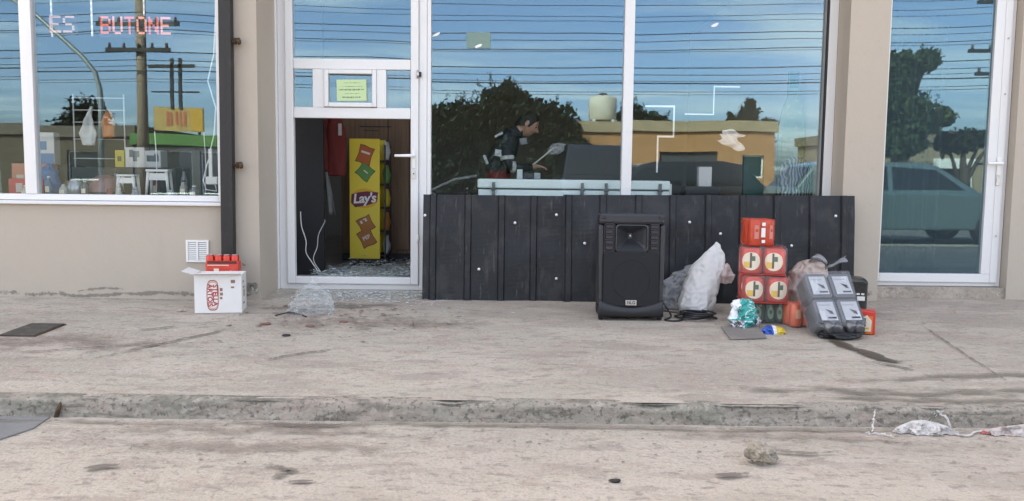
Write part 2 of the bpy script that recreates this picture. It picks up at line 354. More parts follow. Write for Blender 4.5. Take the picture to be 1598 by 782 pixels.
crack([(1.3, -2.92), (2.0, -2.93), (2.8, -2.91)], .035, pavement, nm='grime', mt=MOSS)
crack([(-3.4, -2.05), (-2.6, -1.95), (-1.9, -2.1)], .16, pavement, nm='grime', mt=BROWNS)
crack([(-1.7, -1.25), (-1.2, -1.35), (-.6, -1.25), (-.1, -1.45)], .20, pavement, nm='grime', mt=BROWNS)
crack([(-1.8, -.9), (-1.3, -.75), (-.7, -.62)], .10, pavement, nm='grime', mt=MOSS)
for P_, w_, m_ in (([(-3.2, -3.10), (-1.8, -3.12), (-.4, -3.09), (1.0, -3.11), (3.2, -3.09)], .030, MOSS), ([(-1.9, -3.25), (-1.2, -3.2), (-.2, -3.26)], .075, BROWNS), ([(.7, -3.2), (1.3, -3.2), (1.9, -3.25)], .05, BROWNS), ([(-1.7, -3.45), (-1.0, -3.4), (-.3, -3.5)], .09, BROWNS), ([(.95, -3.42), (1.2, -3.43), (1.35, -3.41)], .014, CRACK), ([(-.95, -3.62), (-.8, -3.7), (-.85, -3.8)], .02, CRACK)):
    crack(P_, w_, bpy.data.objects['street'], zs, 'grime', m_)
crack([(-3.4, -.60), (-2.9, -.585), (-2.3, -.60)], .010, pavement)

# ================================================================== SHOP BUILDING
shop = thing('shop_building', 'long beige shop with white framed glass front', 'building')
def wall_grid(xs, zs_, y0, y1, holes, m=None):
    """Wall slab cut on a grid of xs/zs with rectangular openings (cell index sets) and real reveals."""
    m = m or MB(); nx, nz = len(xs)-1, len(zs_)-1
    solid_ = lambda i, j: 0 <= i < nx and 0 <= j < nz and (i, j) not in holes
    for i in range(nx):
        for j in range(nz):
            if not solid_(i, j): continue
            a, b, c, d = xs[i], xs[i+1], zs_[j], zs_[j+1]
            m.add([(a,y0,c),(b,y0,c),(b,y0,d),(a,y0,d),(a,y1,c),(b,y1,c),(b,y1,d),(a,y1,d)], [(0,1,2,3),(5,4,7,6)])
            if not solid_(i-1, j): m.add([(a,y0,c),(a,y0,d),(a,y1,d),(a,y1,c)], [(0,1,2,3)])
            if not solid_(i+1, j): m.add([(b,y0,c),(b,y1,c),(b,y1,d),(b,y0,d)], [(0,1,2,3)])
            if not solid_(i, j-1): m.add([(a,y0,c),(a,y1,c),(b,y1,c),(b,y0,c)], [(0,1,2,3)])
            if not solid_(i, j+1): m.add([(a,y0,d),(b,y0,d),(b,y1,d),(a,y1,d)], [(0,1,2,3)])
    return m
lw = wall_grid([-9, -5.4, -2.15, -1.885], [-.3, .70, 2.62, 3.2], -.5, -.2, {(1, 1)}).build('wall', WALL, shop)
bx(-2.02, -1.886, -.2, .45, -.3, 3.2).build('wall', WALL, shop)                       # reveal of the projecting pier
bx(2.548, 2.852, -.25, 5.6, -.3, 3.2).build('wall', WALL, shop)                      # pier between the big window and the glazed door
bx(-.742, 2.546, .004, .2, -.2, .69).build('wall', WALL, shop)                         # low wall under the big window
bx(-1.884, 2.546, .006, .2, 2.80, 3.2).build('wall', WALL, shop)
wall_grid([3.935, 4.12, 6.5, 9], [-.3, .73, 2.6, 3.2], -.12, .15, {(1, 1)}).build('wall', WALL, shop)
bx(2.854, 3.933, .008, .2, 2.62, 3.2).build('wall', WALL, shop)
bx(2.854, 3.933, -.10, .35, -.3, .085).build('door_step', CONC, shop)
bx(-1.884, -.742, -.06, .35, -.3, -.004).build('door_step', CONC, shop)
bx(-9, 9, -.49, .4, 3.21, 6.6).build('shade_parapet', WALL, shop)  # unseen top of the front, raised so its shade reaches across the street
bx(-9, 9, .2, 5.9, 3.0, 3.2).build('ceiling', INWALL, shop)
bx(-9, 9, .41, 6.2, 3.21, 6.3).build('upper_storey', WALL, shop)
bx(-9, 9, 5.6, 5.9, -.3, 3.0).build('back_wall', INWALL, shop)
bx(-9.3, -9.002, -.5, 5.9, -.3, 4.6).build('side_wall', WALL, shop); bx(9.002, 9.3, -.5, 5.9, -.3, 4.6).build('side_wall', WALL, shop)
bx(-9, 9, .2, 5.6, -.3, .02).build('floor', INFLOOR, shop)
bx(-9, -2.03, -.19, .19, -.3, .021).build('floor', INFLOOR, shop)

def frame_rect(m, x0, x1, z0, z1, w, y0, y1, wb=None, wt=None):
    wb = w if wb is None else wb; wt = w if wt is None else wt
    m.box(x0, x0+w, y0, y1, z0, z1); m.box(x1-w, x1, y0, y1, z0, z1)
    m.box(x0+w, x1-w, y0+.001, y1-.001, z0, z0+wb); m.box(x0+w, x1-w, y0+.001, y1-.001, z1-wt, z1)
    return m
def pane(x0, x1, z0, z1, y, parent, tilt=0, mt=None, yaw=0):
    cx, cz = (x0+x1)/2, (z0+z1)/2
    o = MB().box(-(x1-x0)/2, (x1-x0)/2, -.003, .003, -(z1-z0)/2, (z1-z0)/2).build('pane', mt or PANE, parent)
    o.location = (cx, y, cz); o.rotation_euler = (R(tilt), 0, R(yaw)); return o

# left display window
w1 = frame_rect(MB(), -5.398, -2.152, .712, 2.615, .045, -.47, -.41).build('window_frame', TRIM, shop, bevel=.004)
bx(-3.635, -3.548, -.475, -.405, .757, 2.57).build('mullion', TRIM, w1, bevel=.004)
bx(-5.45, -2.12, -.535, -.405, .683, .709).build('sill', TRIM, w1, bevel=.005)
pane(-5.355, -3.637, .755, 2.575, -.44, w1, .1, yaw=.1); pane(-3.546, -2.195, .755, 2.575, -.44, w1, 0)
# entrance door and its fixed frame
df = frame_rect(MB(), -1.872, -.690, .0, 2.78, .062, -.005, .075, wb=.045)
df = df.build('door_frame', TRIM, shop, bevel=.004)
MB().box(-1.90, -1.873, -.03, .06, .0, 2.75).build('architrave', TRIM, df, bevel=.004)
dl = frame_rect(MB(), -1.808, -.754, .047, 2.715, .062, -.03, .03, wb=.058).build('door', TRIM, shop, bevel=.006)
m = MB(); m.box(-1.744, -.818, -.026, .026, 1.755, 1.835); m.box(-1.744, -.818, -.027, .027, 1.372, 1.456)
m.build('cross_rail', TRIM, dl, bevel=.004)
for a, b in ((-1.592, -1.500), (-1.085, -1.010)): bx(a, b, -.025, .025, 1.457, 1.754).build('upright', TRIM, dl, bevel=.003)
frame_rect(MB(), -1.499, -1.086, 1.460, 1.752, .034, -.045, .02).build('hatch_frame', TRIM, dl, bevel=.006)
pane(-1.745, -.817, 1.834, 2.654, 0, dl, .25); pane(-1.742, -1.593, 1.457, 1.753, 0, dl, .1); pane(-1.008, -.82, 1.457, 1.753, 0, dl, .1)
pane(-1.466, -1.119, 1.492, 1.72, -.012, dl, .2)
m = MB(); m.box(-.805, -.775, -.043, -.03, .985, 1.13); m.tube([(-.790, -.036, 1.082), (-.790, -.085, 1.082), (-.815, -.092, 1.082), (-.935, -.088, 1.080)], [.012, .012, .013, .010], 10)
m.build('handle', WHITE, dl, bevel=.003)
MB().box(-.802, -.778, -.040, -.0305, .90, .965).build('lock_plate', SILV, dl, bevel=.002)
m = MB(); m.lathe([(.006, 0), (.006, .012)], 10, M=Matrix.Translation((-.79, -.030, .94)) @ Matrix.Rotation(R(90), 4, 'X')); m.build('keyhole', INK, dl)
for z in (.42, 1.72): MB().tube([(-.758, -.04, z-.03), (-.758, -.04, z+.03)], .009, 8).build('hinge', SILV if z > 1 else WHITE, dl)
bx(-.751, -.733, -.034, -.006, 1.705, 1.74).build('latch', INK, dl)
# big display window
w2 = frame_rect(MB(), -.688, 2.545, .70, 2.78, .030, -.004, .074).build('window_frame', TRIM, shop, bevel=.004)
bx(2.478, 2.546, -.014, -.0045, .70, 2.78).build('cover_strip', TRIM, w2, bevel=.003)
bx(.868, .948, -.010, .08, .731, 2.749).build('mullion', TRIM, w2, bevel=.005)
bx(2.468, 2.477, -.003, .030, .731, 2.749).build('jamb', INDARK, w2); bx(2.468, 2.477, .031, .073, .731, 2.749).build('jamb', TRIM, w2)
pane(-.657, .867, .731, 2.749, .035, w2, .0, yaw=-.05); pane(.949, 2.467, .731, 2.749, .035, w2, .05, yaw=.15)
# glazed door on the other side of the pier
df2 = frame_rect(MB(), 2.854, 3.932, .088, 2.60, .034, -.03, .05, wb=.03).build('door_frame', TRIM, shop, bevel=.004)
d2 = frame_rect(MB(), 2.889, 3.897, .120, 2.565, .060, -.052, .015, wb=.07).build('door', TRIM, shop, bevel=.006)
# (the leaf's stile by the handle is the wider one)
bx(3.765, 3.836, -.050, .013, .191, 2.504).build('stile', TRIM, d2, bevel=.003)
pane(2.950, 3.764, .191, 2.504, -.02, d2, .1, PANET)
m = MB(); m.box(3.835, 3.865, -.066, -.052, .98, 1.12); m.tube([(3.85, -.06, 1.075), (3.85, -.11, 1.075), (3.825, -.115, 1.075), (3.735, -.11, 1.072)], [.012, .012, .012, .010], 10)
m.build('handle', WHITE, d2, bevel=.003)
MB().box(3.838, 3.862, -.062, -.0525, .90, .965).build('lock_plate', SILV, d2, bevel=.002)
for z in (.50, 1.62, 2.05): MB().lathe([(.007, 0), (.007, .004)], 10, M=Matrix.Translation((3.866, -.0525, z)) @ Matrix.Rotation(R(90), 4, 'X')).build('bolt', SILV, d2)
w3 = frame_rect(MB(), 4.122, 6.498, .742, 2.595, .05, -.09, -.03).build('window_frame', TRIM, shop, bevel=.004)
bx(4.06, 6.55, -.16, -.03, .715, .739).build('sill', TRIM, w3, bevel=.004)
pane(4.17, 6.45, .79, 2.546, -.06, w3, 0)
# wall vent
vf = frame_rect(MB(), -2.432, -2.262, .262, .428, .016, -.516, -.5005).build('vent_frame', WHITE, shop, bevel=.002)
bx(-2.353, -2.341, -.517, -.501, .278, .412).build('vent_bar', WHITE, vf)
bx(-2.416, -2.278, -.503, -.5007, .278, .412).build('vent_back', mat('vent_grey', (.33, .34, .34), .7), vf)
for k in range(9):
    zc = .286+k*.0145
    for x0, x1 in ((-2.415, -2.354), (-2.340, -2.279)):
        MB().box(x0, x1, -.0015, .0015, -.005, .005).build('slat', WHITE, vf).matrix_local = Matrix.Translation(((0), -.509, zc)) @ Matrix.Rotation(R(-35), 4, 'X')
# paint blotch and scuffs at the foot of the pier
SCUFF = smear_mat('grey_scuff', (.27, .24, .205), 16, .40, .62, .65); PALE = smear_mat('pale_plaster_patch', (.62, .58, .52), 14, .40, .60, .8)
def scuff(pts, w, y, mt=None):
    o = smear(pts, w, lambda v: 0, 'scuff', mt or SCUFF, shop, 0); o.data.transform(Matrix(((1, 0, 0, 0), (0, 0, 0, y), (0, 1, 0, 0), (0, 0, 0, 1)))); return o
scuff([(-3.9, .02), (-3.2, .0), (-2.6, .03), (-2.25, .0)], .035, -.5035); scuff([(-3.3, .03), (-3.05, .06), (-2.9, .05)], .02, -.504); scuff([(-2.0, .0), (-1.95, .10), (-1.90, .02)], .05, -.5035)
scuff([(-2.02, .26), (-2.0, .24), (-1.985, .25)], .012, -.504); scuff([(-2.05, .03), (-2.0, .015), (-1.93, .03)], .03, -.5035)
scuff([(2.6, .05), (2.7, .0), (2.82, .06)], .05, -.2535); scuff([(-1.96, .10), (-1.93, .04), (-1.89, .07)], .022, -.5045, PALE)
# steel upright bolted beside the left window
rail = thing('gate_upright', 'dark weathered steel gate upright beside the window with the red lettering', 'gate post', (-2.105, -.545, 0))
MB().box(-.042, .042, -.040, .040, -.02, 2.9, M=Matrix.Rotation(R(.35), 4, 'Y')).build('post', DARK, rail, bevel=.004)
MB().box(.018, .05, -.048, .02, -.018, 2.9, M=Matrix.Rotation(R(.35), 4, 'Y')).build('flange', DARK, rail, bevel=.002)
for z in (.985, 1.878):
    m = MB(); m.tube([(.03, -.01, z), (.075, -.012, z), (.10, -.010, z-.002)], .011, 8); m.lathe([(.012, 0), (.026, .004), (.024, .022), (.012, .026)], 10, M=Matrix.Translation((.098, -.018, z)) @ Matrix.Rotation(R(80), 4, 'Y'))
    m.tube([(.085, -.02, z-.022), (.088, -.02, z+.024)], .012, 8); m.tube([(.10, .05, z), (.105, -.016, z)], .007, 8)
    m.build('hinge', RUST, rail)

# ================================================================== FENCE SHEETS
def sheet(name, label, x0, x1, ribs, h, loc, tilt, screws, lip=0, dents=()):
    o = thing(name, label, 'metal sheet', loc, (R(-tilt), 0, 0), 'dark corrugated sheets across the shop window')
    prof = [(x0, 0)]
    for r in ribs: prof += [(r-.030, 0), (r-.020, -.018), (r+.016, -.018), (r+.024, 0)]
    for a in [x0+.09+.01*k for k in ()]: pass
    prof.append((x1, 0)); prof.sort(key=lambda p: p[0]); nz = 26
    def fn(i, j):
        x, y = prof[i]; z = h*j/(nz-1)
        w = .010*noise.noise(Vector((x*2.2, z*2.5, loc[0]))) + .005*noise.noise(Vector((x*7, z*5, 3)))
        return (x, y+w, z + (0 if j else .006*noise.noise(Vector((x*5, 0, 0)))) + lip*x*j/(nz-1))
    n = len(prof); m = MB(); m.add([fn(i, j) for j in range(nz) for i in range(n)], [(j*n+i, j*n+i+1, (j+1)*n+i+1, (j+1)*n+i) for j in range(nz-1) for i in range(n-1)])
    m.build('sheet', SHEETM, o, solid=.004)
    for x, z in screws:
        s_ = MB().lathe([(.011, 0), (.011, .003), (.007, .006), (.006, .009)], 8).build('screw', mat('screw_white', (.8, .8, .8), .4), o)
        on = any(abs(x-r) < .03 for r in ribs); s_.location = (x, -.009-(.018 if on else 0), z); s_.rotation_euler = (R(90), 0, 0)
    return o
sheet('corrugated_sheet', 'dark corrugated metal sheet beside the broken entrance door', -.68, .40, [-.60, -.335, -.08, .165], .80, (0, -.42, -.012), 6,
      [(-.25, .235), (.02, .59), (.335, .655), (.34, .17), (-.665, .64)])
sheet('corrugated_sheet', 'dark corrugated metal sheet standing behind the loudspeaker and drink packs', .385, 2.60, [.43, .69, .96, 1.22, 1.49, 1.75, 2.01, 2.28, 2.52], .825, (0, -.437, -.03), 6,
      [(.55, .46), (1.345, .63), (1.58, .545), (2.12, .46), (2.455, .69), (2.30, .24)], lip=.008)
m = MB(); m.add([(.125, -.461, .40), (.145, -.463, .38), (.16, -.4625, .335), (.14, -.4615, .345), (.128, -.4610, .375)], [(0, 4, 3, 2, 1)])

# ================================================================== LOUDSPEAKER
sp = thing('loudspeaker', 'black portable loudspeaker with horn and grille standing before the dark metal sheet', 'loudspeaker', (.805, -1.12, gz(-1.12)), (R(-2), 0, 0)); sp.scale = (.925, .95, .985)
def rrect(w, h, r, n=5, cx=0, cz=0):
    P = []
    for sx, sz, a0 in ((1, -1, -90), (1, 1, 0), (-1, 1, 90), (-1, -1, 180)):
        for k in range(n+1):
            a = R(a0+90*k/n); P.append((cx+sx*(w/2-r)+r*math.cos(a), cz+sz*(h/2-r)+r*math.sin(a)))
    return P
def loft(m, rings, mi=0, cap0=True, cap1=True, smooth=False):
    n = len(rings[0]); vs_ = [p for r in rings for p in r]
    fs = [(i*n+k, i*n+(k+1) % n, (i+1)*n+(k+1) % n, (i+1)*n+k) for i in range(len(rings)-1) for k in range(n)]
    fs = [f[::-1] for f in fs]
    if cap0: fs.append(tuple(range(n)))
    if cap1: fs.append(tuple(range(len(rings)*n-1, (len(rings)-1)*n-1, -1)))
    m.add(vs_, fs, mi, smooth); return m
def ring(w, h, r, y, cz): return [(x, y, z) for x, z in rrect(w, h, r, 5, 0, cz)]
hw, ht = .485, .715
m = MB(); loft(m, [ring(hw, ht, .055, .088, .37), ring(hw, ht, .05, .12, .37), ring(hw-.10, ht-.03, .05, .31, .37), ring(hw-.14, ht-.07, .05, .325, .37)])
m.build('cabinet', BLACK, sp, bevel=.004)
bx(-.204, .204, -.014, .09, .03, .468).build('baffle', BLACK, sp)
for a, b in ((-.204, -.119), (.119, .204)): bx(a, b, -.002, .089, .469, .659).build('port_panel', BLACK, sp)
m = MB(); m.box(-.240, .240, -.022, .10, .66, .735); m.prism([(-.236, .10), (-.200, .10), (-.205, .659), (-.246, .659)], -.018, .10); m.prism([(.200, .10), (.236, .10), (.246, .659), (.205, .659)], -.018, .10)
m.build('front_frame', mat('frame_plastic', (.024, .0255, .030), .4), sp, bevel=.02)
# curved lower lip
lipm = MB()
def lipf(u, v):
    x = -.235+.47*u; top = .085-.055*(1-(x/.235)**2)
    z = .035*(1-v)+(.035+top+.02)*v
    return (x, -.028+.012*(2*v-1)**2, z)
lipm.grid(lipf, 21, 6); lipm.build('lower_lip', BLACK, sp, solid=.03); bx(-.232, .232, -.012, .10, .032, .10).build('plinth', BLACK, sp, bevel=.012)
m = MB(); loft(m, [ring(.405, .375, .03, -.020, .285), ring(.40, .37, .03, -.026, .285)]); m.build('grille', GRILLE, sp, bevel=.004)
m = MB(); m.tube([(.135*math.cos(2*math.pi*k/40), -.0245+.0012, .285+.135*math.sin(2*math.pi*k/40)) for k in range(41)], .0045, 8, cap=False); m.build('woofer_ring', GRILLE, sp)
# horn: stepped funnel
m = MB()
def hring(w, h, y, cz=.575): return [(x, y, z) for x, z in rrect(w, h, min(w, h)*.12, 3, 0, cz)]
loft(m, [hring(.236, .188, .02, .565), hring(.236, .188, -.020, .565), hring(.222, .174, -.023, .565), hring(.205, .150, -.004, .567), hring(.135, .100, .035, .572), hring(.070, .066, .065, .576), hring(.030, .040, .082, .578)], cap0=False, cap1=True)
m.build('horn', mat('horn_plastic', (.034, .036, .041), .35), sp)
MB().lathe([(.008, 0), (.006, .006)], 10, M=Matrix.Translation((0, .078, .580)) @ Matrix.Rotation(R(90), 4, 'X')).build('tweeter', WHITE, sp)
for sx in (-1, 1):
    for k in range(5):
        m = MB(); m.box(-.026, .026, -.021, .0, -.012, .012); o = m.build('port', INK, sp, bevel=.003); o.location = (sx*.163, -.004, .50+k*.036)
        m = MB(); m.box(-.032, .032, -.022, 0, -.004, .004); o = m.build('port_rib', BLACK, sp); o.location = (sx*.163, -.006, .518+k*.036)
    m = MB(); m.box(-.02, .02, -.002, .012, -.012, .012); o = m.build('corner_screw', INK, sp, bevel=.004); o.location = (sx*.215, -.028, .71)
    m = MB(); m.lathe([(.034, -.016), (.036, -.008), (.036, .008), (.034, .016)], 18, M=Matrix.Rotation(R(90), 4, 'Y')); o = m.build('wheel' if sx < 0 else 'foot', BLACK, sp); o.location = (sx*.215, .02, .036)
lp = bx(-.040, .040, -.034, -.0262, -.018, .018).build('logo_plate', SILV, sp, bevel=.002); lp.location = (0, 0, .125)
text('lettering', 'NLG', .030, front(0, -.0345, 0), INK, lp, off=.0006)
# cables coiled on the floor
def cable(name, label, pts, r, mt, cat='cable'):
    P = [Vector(p) for p in pts]; out = []
    for i in range(len(P)-1):
        p0, p1, p2, p3 = P[max(i-1, 0)], P[i], P[i+1], P[min(i+2, len(P)-1)]
        for k in range(6):
            t = k/6; out.append(.5*((2*p1)+(p2-p0)*t+(2*p0-5*p1+4*p2-p3)*t*t+(3*p1-p0-3*p2+p3)*t**3))
    out.append(P[-1]); return tag(MB().tube(out, r, 6, 0).build(name, mt), label, cat)
pts = [(1.02, -1.0, .02)]
for k in range(30):
    a = k*.9; rr = .085+.035*math.sin(k*1.7); cx, cy_ = 1.27, -1.06
    pts.append((cx+rr*1.35*math.cos(a), cy_+rr*.9*math.sin(a), gz(-1)+.008+.0016*k))
cable('power_cable', 'thin black cable coiled on the pavement between loudspeaker and white sack', pts, .006, BLACK)
cable('power_cable', 'thin black cable looping from the loudspeaker base', [(1.06, -.95, .06), (1.10, -1.03, -.015), (1.04, -1.12, -.026), (1.10, -1.16, -.027), (1.17, -1.10, -.024), (1.13, -1.0, -.02), (1.2, -.95, -.018)], .006, BLACK)

# ================================================================== BAGS BY THE SHEET
tag(bag_mesh([(1.30, -.85, -.024, .02, .02), (1.30, -.85, -.022, .10, .10), (1.31, -.84, .04, .125, .11), (1.35, -.81, .16, .135, .10), (1.41, -.77, .29, .125, .075), (1.455, -.72, .39, .085, .045), (1.475, -.70, .455, .035, .02), (1.475, -.70, .475, .005, .005)], 130, 100, .0125, 2, 5.5, 0, .28).build('white_sack', BAGW),
    'large white plastic sack leaning upright beside the loudspeaker', 'sack')
tag(bag_mesh([(1.17, -.66, -.015, .02, .02), (1.17, -.66, -.012, .10, .07), (1.17, -.64, .07, .12, .08), (1.21, -.62, .15, .12, .06), (1.28, -.60, .22, .11, .05), (1.36, -.58, .29, .05, .03), (1.38, -.58, .31, .004, .004)], 100, 70, .026, 5, 8).build('grey_bag', BAGG),
    'crumpled grey translucent bag tucked behind the white sack', 'bag')
tag(bag_mesh([(1.52, -.80, .18, .004, .004), (1.525, -.80, .19, .045, .03), (1.53, -.80, .24, .055, .03), (1.535, -.79, .31, .02, .012), (1.535, -.79, .33, .003, .003)], 60, 40, .018, 8, 14).build('pink_bag', PINKB),
    'small pale pink plastic bag between the white sack and red packs', 'bag')

# ================================================================== DRINK PACKS
def can_mesh(r=.072, h=.15, n=20):
    return MB().lathe([(r*.80, 0), (r*.96, .008), (r, .02), (r, h-.022), (r*.86, h-.008), (r*.80, h), (r*.76, h-.004)], n)
def label_patch(r, w_ang, h, zc, a0=-90, rnd_=True):
    """A label wrapped round a can: an oval (or rectangle) patch 1 mm proud of the lacquer, in rings so that it follows the curve."""
    m = MB(); vs_ = [(r*math.cos(R(a0)), r*math.sin(R(a0)), zc)]; k = 24; nr = 5
    for q_ in range(1, nr+1):
        for i in range(k):
            t = 2*math.pi*i/k; c, s_ = math.cos(t), math.sin(t)
            if not rnd_:
                q = max(abs(c), abs(s_)); c, s_ = c/q, s_/q
            a = R(a0+w_ang*c*q_/nr); vs_.append((r*math.cos(a), r*math.sin(a), zc+h*s_*q_/nr))
    f = [(0, 1+i, 1+(i+1) % k) for i in range(k)] + [(1+(q_-1)*k+i, 1+q_*k+i, 1+q_*k+(i+1) % k, 1+(q_-1)*k+(i+1) % k) for q_ in range(1, nr) for i in range(k)]
    return m.add(vs_, f, 0, True)
def film_box(w, d, h, mt, parent, am=.006, seed=1):
    m = MB()
    def f(u, v):
        q = 2*math.pi*u; c, s_ = math.cos(q), math.sin(q); e = .35
        sx = math.copysign(abs(c)**e, c); sy = math.copysign(abs(s_)**e, s_)
        vv = [0, 0, .03, .08, .3, .5, .7, .92, .97, 1, 1][min(10, int(round(v*10)))]
        k = [.02, .9, .98, 1, 1, 1, 1, 1, .98, .9, .02][min(10, int(round(v*10)))]
        p = Vector((sx*w/2*k, sy*d/2*k, h*vv)); nz = noise.noise(p*14+Vector((seed, 0, 0)))+.5*noise.noise(p*40)
        return (p.x+sx*am*nz, p.y+sy*am*nz, p.z+am*.6*nz)
    m.grid(f, 60, 11, 0, True, True); return m.build('shrink_film', mt, parent)
BRANDY = mat('yellow_stripe', (.75, .48, .06), .5); GREENB = mat('dark_green_print', (.02, .11, .05), .5)
def red_pack(label, loc, rz):
    o = thing('can_pack', label, 'drink pack', loc, (0, 0, R(rz)), 'shrink wrapped packs of red cans stacked by the metal sheet')
    c0 = can_mesh(.073, .172, 32); first = None
    for ix in (-1, 1):
        for iy in (-1, 1):
            if first is None:
                first = c0.build('can', REDC, o); c = first
                la = label_patch(.0742, 50, .060, .086).build('label', CREAMLAB, c)
                m = MB()
                m.v += []; st = label_patch(.0748, 17, .020, .062, -112, False).build('stripe', BRANDY, c)
                em = label_patch(.0750, 5, .050, .092, -92, False).build('emblem', INK, c)
                cr = label_patch(.0753, 10, .016, .104, -80, False).build('emblem', GREENB, c)
            else: c = copy_tree(first, o)
            c.location = (ix*.0755, iy*.0755, .003); c.rotation_euler = (0, 0, R(rnd(-8, 8)))
    t = bx(-.148, .148, -.148, .148, 0, .0035).build('tray', RED, o)
    film_box(.312, .312, .182, FILM, o, .005, loc[2])
    return o
base_z = gz(-1.1)
red_pack('shrink wrapped pack of red cans with round labels, lower of two above the green bottles', (1.70, -1.10, .112), -6)
red_pack('shrink wrapped pack of red cans with round labels, carrying the single red pack', (1.692, -1.09, .299), -14)
# single red bundle on top
o = thing('can_pack', 'small red bundle with white print standing on top of the stack', 'drink pack', (1.655, -1.09, .485), (0, 0, R(8)))
first = None
for k in range(4):
    if first is None:
        first = can_mesh(.042, .172, 18).build('can', REDC, o); c = first
        label_patch(.0432, 22, .045, .09, -90, False).build('label', WHITE, c)
        label_patch(.0437, 14, .010, .10, -90, False).build('emblem', RED, c)
    else: c = copy_tree(first, o)
    c.location = ((-1, 1)[k % 2]*.043, (-1, 1)[k//2]*.043, .004); c.rotation_euler = (0, 0, R((0, 25, 0, 0)[k]))
film_box(.182, .182, .180, mat('red_film', (.72, .10, .05), .25, see=.45, bump=(14, .7, .02)), o, .005, 3)
for z0, z1 in ((.135, .158), (.022, .042)): bx(-.012, .012, -.0945, -.0925, z0, z1).build('print', WHITE, o)
m = MB(); m.box(-.016, .012, -.0945, -.0925, .060, .122); m.build('print', WHITE, o)
# green bottles / cans at the bottom
o = thing('can_pack', 'wrapped pack of green cans with pale labels at the bottom of the stack', 'drink pack', (1.712, -1.10, gz(-1.1)), (0, 0, R(-4)))
first = None
for ix in (-1.5, -.5, .5, 1.5):
    for iy in (-1, 1):
        if first is None:
            first = can_mesh(.034, .138, 16).build('can', GREENG, o); c = first
            label_patch(.0349, 34, .042, .066).build('label', GREENL, c); label_patch(.0353, 16, .014, .072).build('emblem', GREENB, c)
        else: c = copy_tree(first, o)
        c.location = (ix*.070, iy*.036, .003); c.rotation_euler = (0, 0, R(rnd(-30, 30)))
film_box(.288, .155, .146, FILMD, o, .004, 9)
# red pack on the ground beside the green one
o = thing('can_pack', 'red orange wrapped pack on the pavement below the beige bag', 'drink pack', (1.905, -1.22, gz(-1.2)), (0, 0, R(10)))
first = None
for ix in (-1, 1):
    for iy in (-1, 1):
        if first is None:
            first = can_mesh(.040, .15, 16).build('can', mat('orange_red_lacquer', (.72, .13, .05), .35, .2), o); c = first
            label_patch(.0412, 30, .030, .085, -90, False).build('label', mat('pale_orange_label', (.8, .42, .25), .5), c)
        else: c = copy_tree(first, o)
        c.location = (ix*.041, iy*.041, .003); c.rotation_euler = (0, 0, R(rnd(-20, 20)))
film_box(.175, .175, .158, FILM, o, .006, 6)

# beige shopping bag with tied handles
o = thing('shopping_bag', 'full beige plastic shopping bag with twisted handles behind the grey wrapped pack', 'bag', (2.08, -1.0, gz(-1)))
bag_mesh([(0, 0, 0, .03, .03), (0, 0, .003, .16, .11), (-.02, 0, .10, .185, .13), (-.03, 0, .22, .170, .12), (-.03, 0, .32, .145, .10), (-.01, .01, .385, .11, .08), (.0, .01, .41, .05, .04), (.0, .01, .415, .006, .006)], 90, 60, .024, 3, 5).build('body', BAGB, o)
def strap(pts, w, seed):
    m = MB(); P = [Vector(p) for p in pts]
    def f(u, v):
        t = u*(len(P)-1); i = min(int(t), len(P)-2); c = P[i].lerp(P[i+1], t-i)
        return c + Vector((.2, .3, 1)).normalized()*(v-.5)*w*(.7+.5*noise.noise(c*9+Vector((seed, 0, 0)))) + Vector((0, .03*math.sin(v*5+u*4), .012*noise.noise(c*30+Vector((v*3, 0, 0)))))
    return m.grid(f, 18, 7)
strap([(-.05, -.01, .39), (-.04, -.05, .425), (.0, -.05, .43), (.06, -.05, .41), (.07, 0, .36)], .06, 1).build('handle', BAGG, o, solid=.002)
strap([(.04, 0, .34), (.10, -.03, .37), (.16, -.04, .405), (.20, -.05, .43)], .06, 4).build('handle', BAGG, o, solid=.002)
bag_mesh([(.13, -.06, .20, .004, .004), (.13, -.06, .22, .05, .05), (.14, -.06, .27, .06, .05), (.14, -.05, .31, .02, .02), (.14, -.05, .315, .003, .003)], 30, 16, .014, 6, 13).build('bulge', BAGG, o)

# grey wrapped pack, lying tilted back
gp = thing('beer_pack', 'large grey shrink wrapped pack with four white labels leaning against the beige bag', 'drink pack', (2.045, -1.56, gz(-1.56)+.03), (0, 0, R(9)))
GREYC = mat('grey_can', (.10, .105, .115), .3, .5); LABW = mat('white_grey_label', (.46, .48, .50), .45, layers=[(22, (.40, .42, .44), .5, .62, .6)])
TILT = Matrix.Rotation(R(38), 4, 'X')          # the labelled face looks up and towards the street
first = None
for ix in (-1, 1):
    for iz in (0, 1):
        if first is None:
            m = MB(); loft(m, [[(x, -.06, z) for x, z in rrect(.150, .175, .025, 4)], [(x, -.066, z) for x, z in rrect(.142, .167, .025, 4)]][::-1] + [[(x, .07, z) for x, z in rrect(.150, .175, .03, 4)]])
            first = m.build('inner_pack', GREYC, gp, bevel=.006); c = first
            lb = bx(-.054, .054, -.0695, -.0665, -.066, .064).build('label', LABW, c)
            m = MB(); m.add([(-.012, -.0712, .012), (.030, -.0712, -.002), (.036, -.0712, -.026), (.014, -.0712, -.020), (.004, -.0712, -.004)], [(0, 4, 3, 2, 1)]); m.build('emblem', INK, c, solid=.0006)
            bx(-.010, .046, -.0712, -.0697, -.054, -.043).build('emblem', INK, c)
            bx(-.048, .030, -.0712, -.0697, .038, .046).build('emblem', mat('grey_print', (.35, .36, .38), .5), c)
        else: c = copy_tree(first, gp)
        c.matrix_local = Matrix.Translation((0, 0, .02)) @ Matrix.Rotation(R(-38), 4, 'X') @ Matrix.Translation((ix*.080+.008*iz*0, 0, .092+iz*.185))
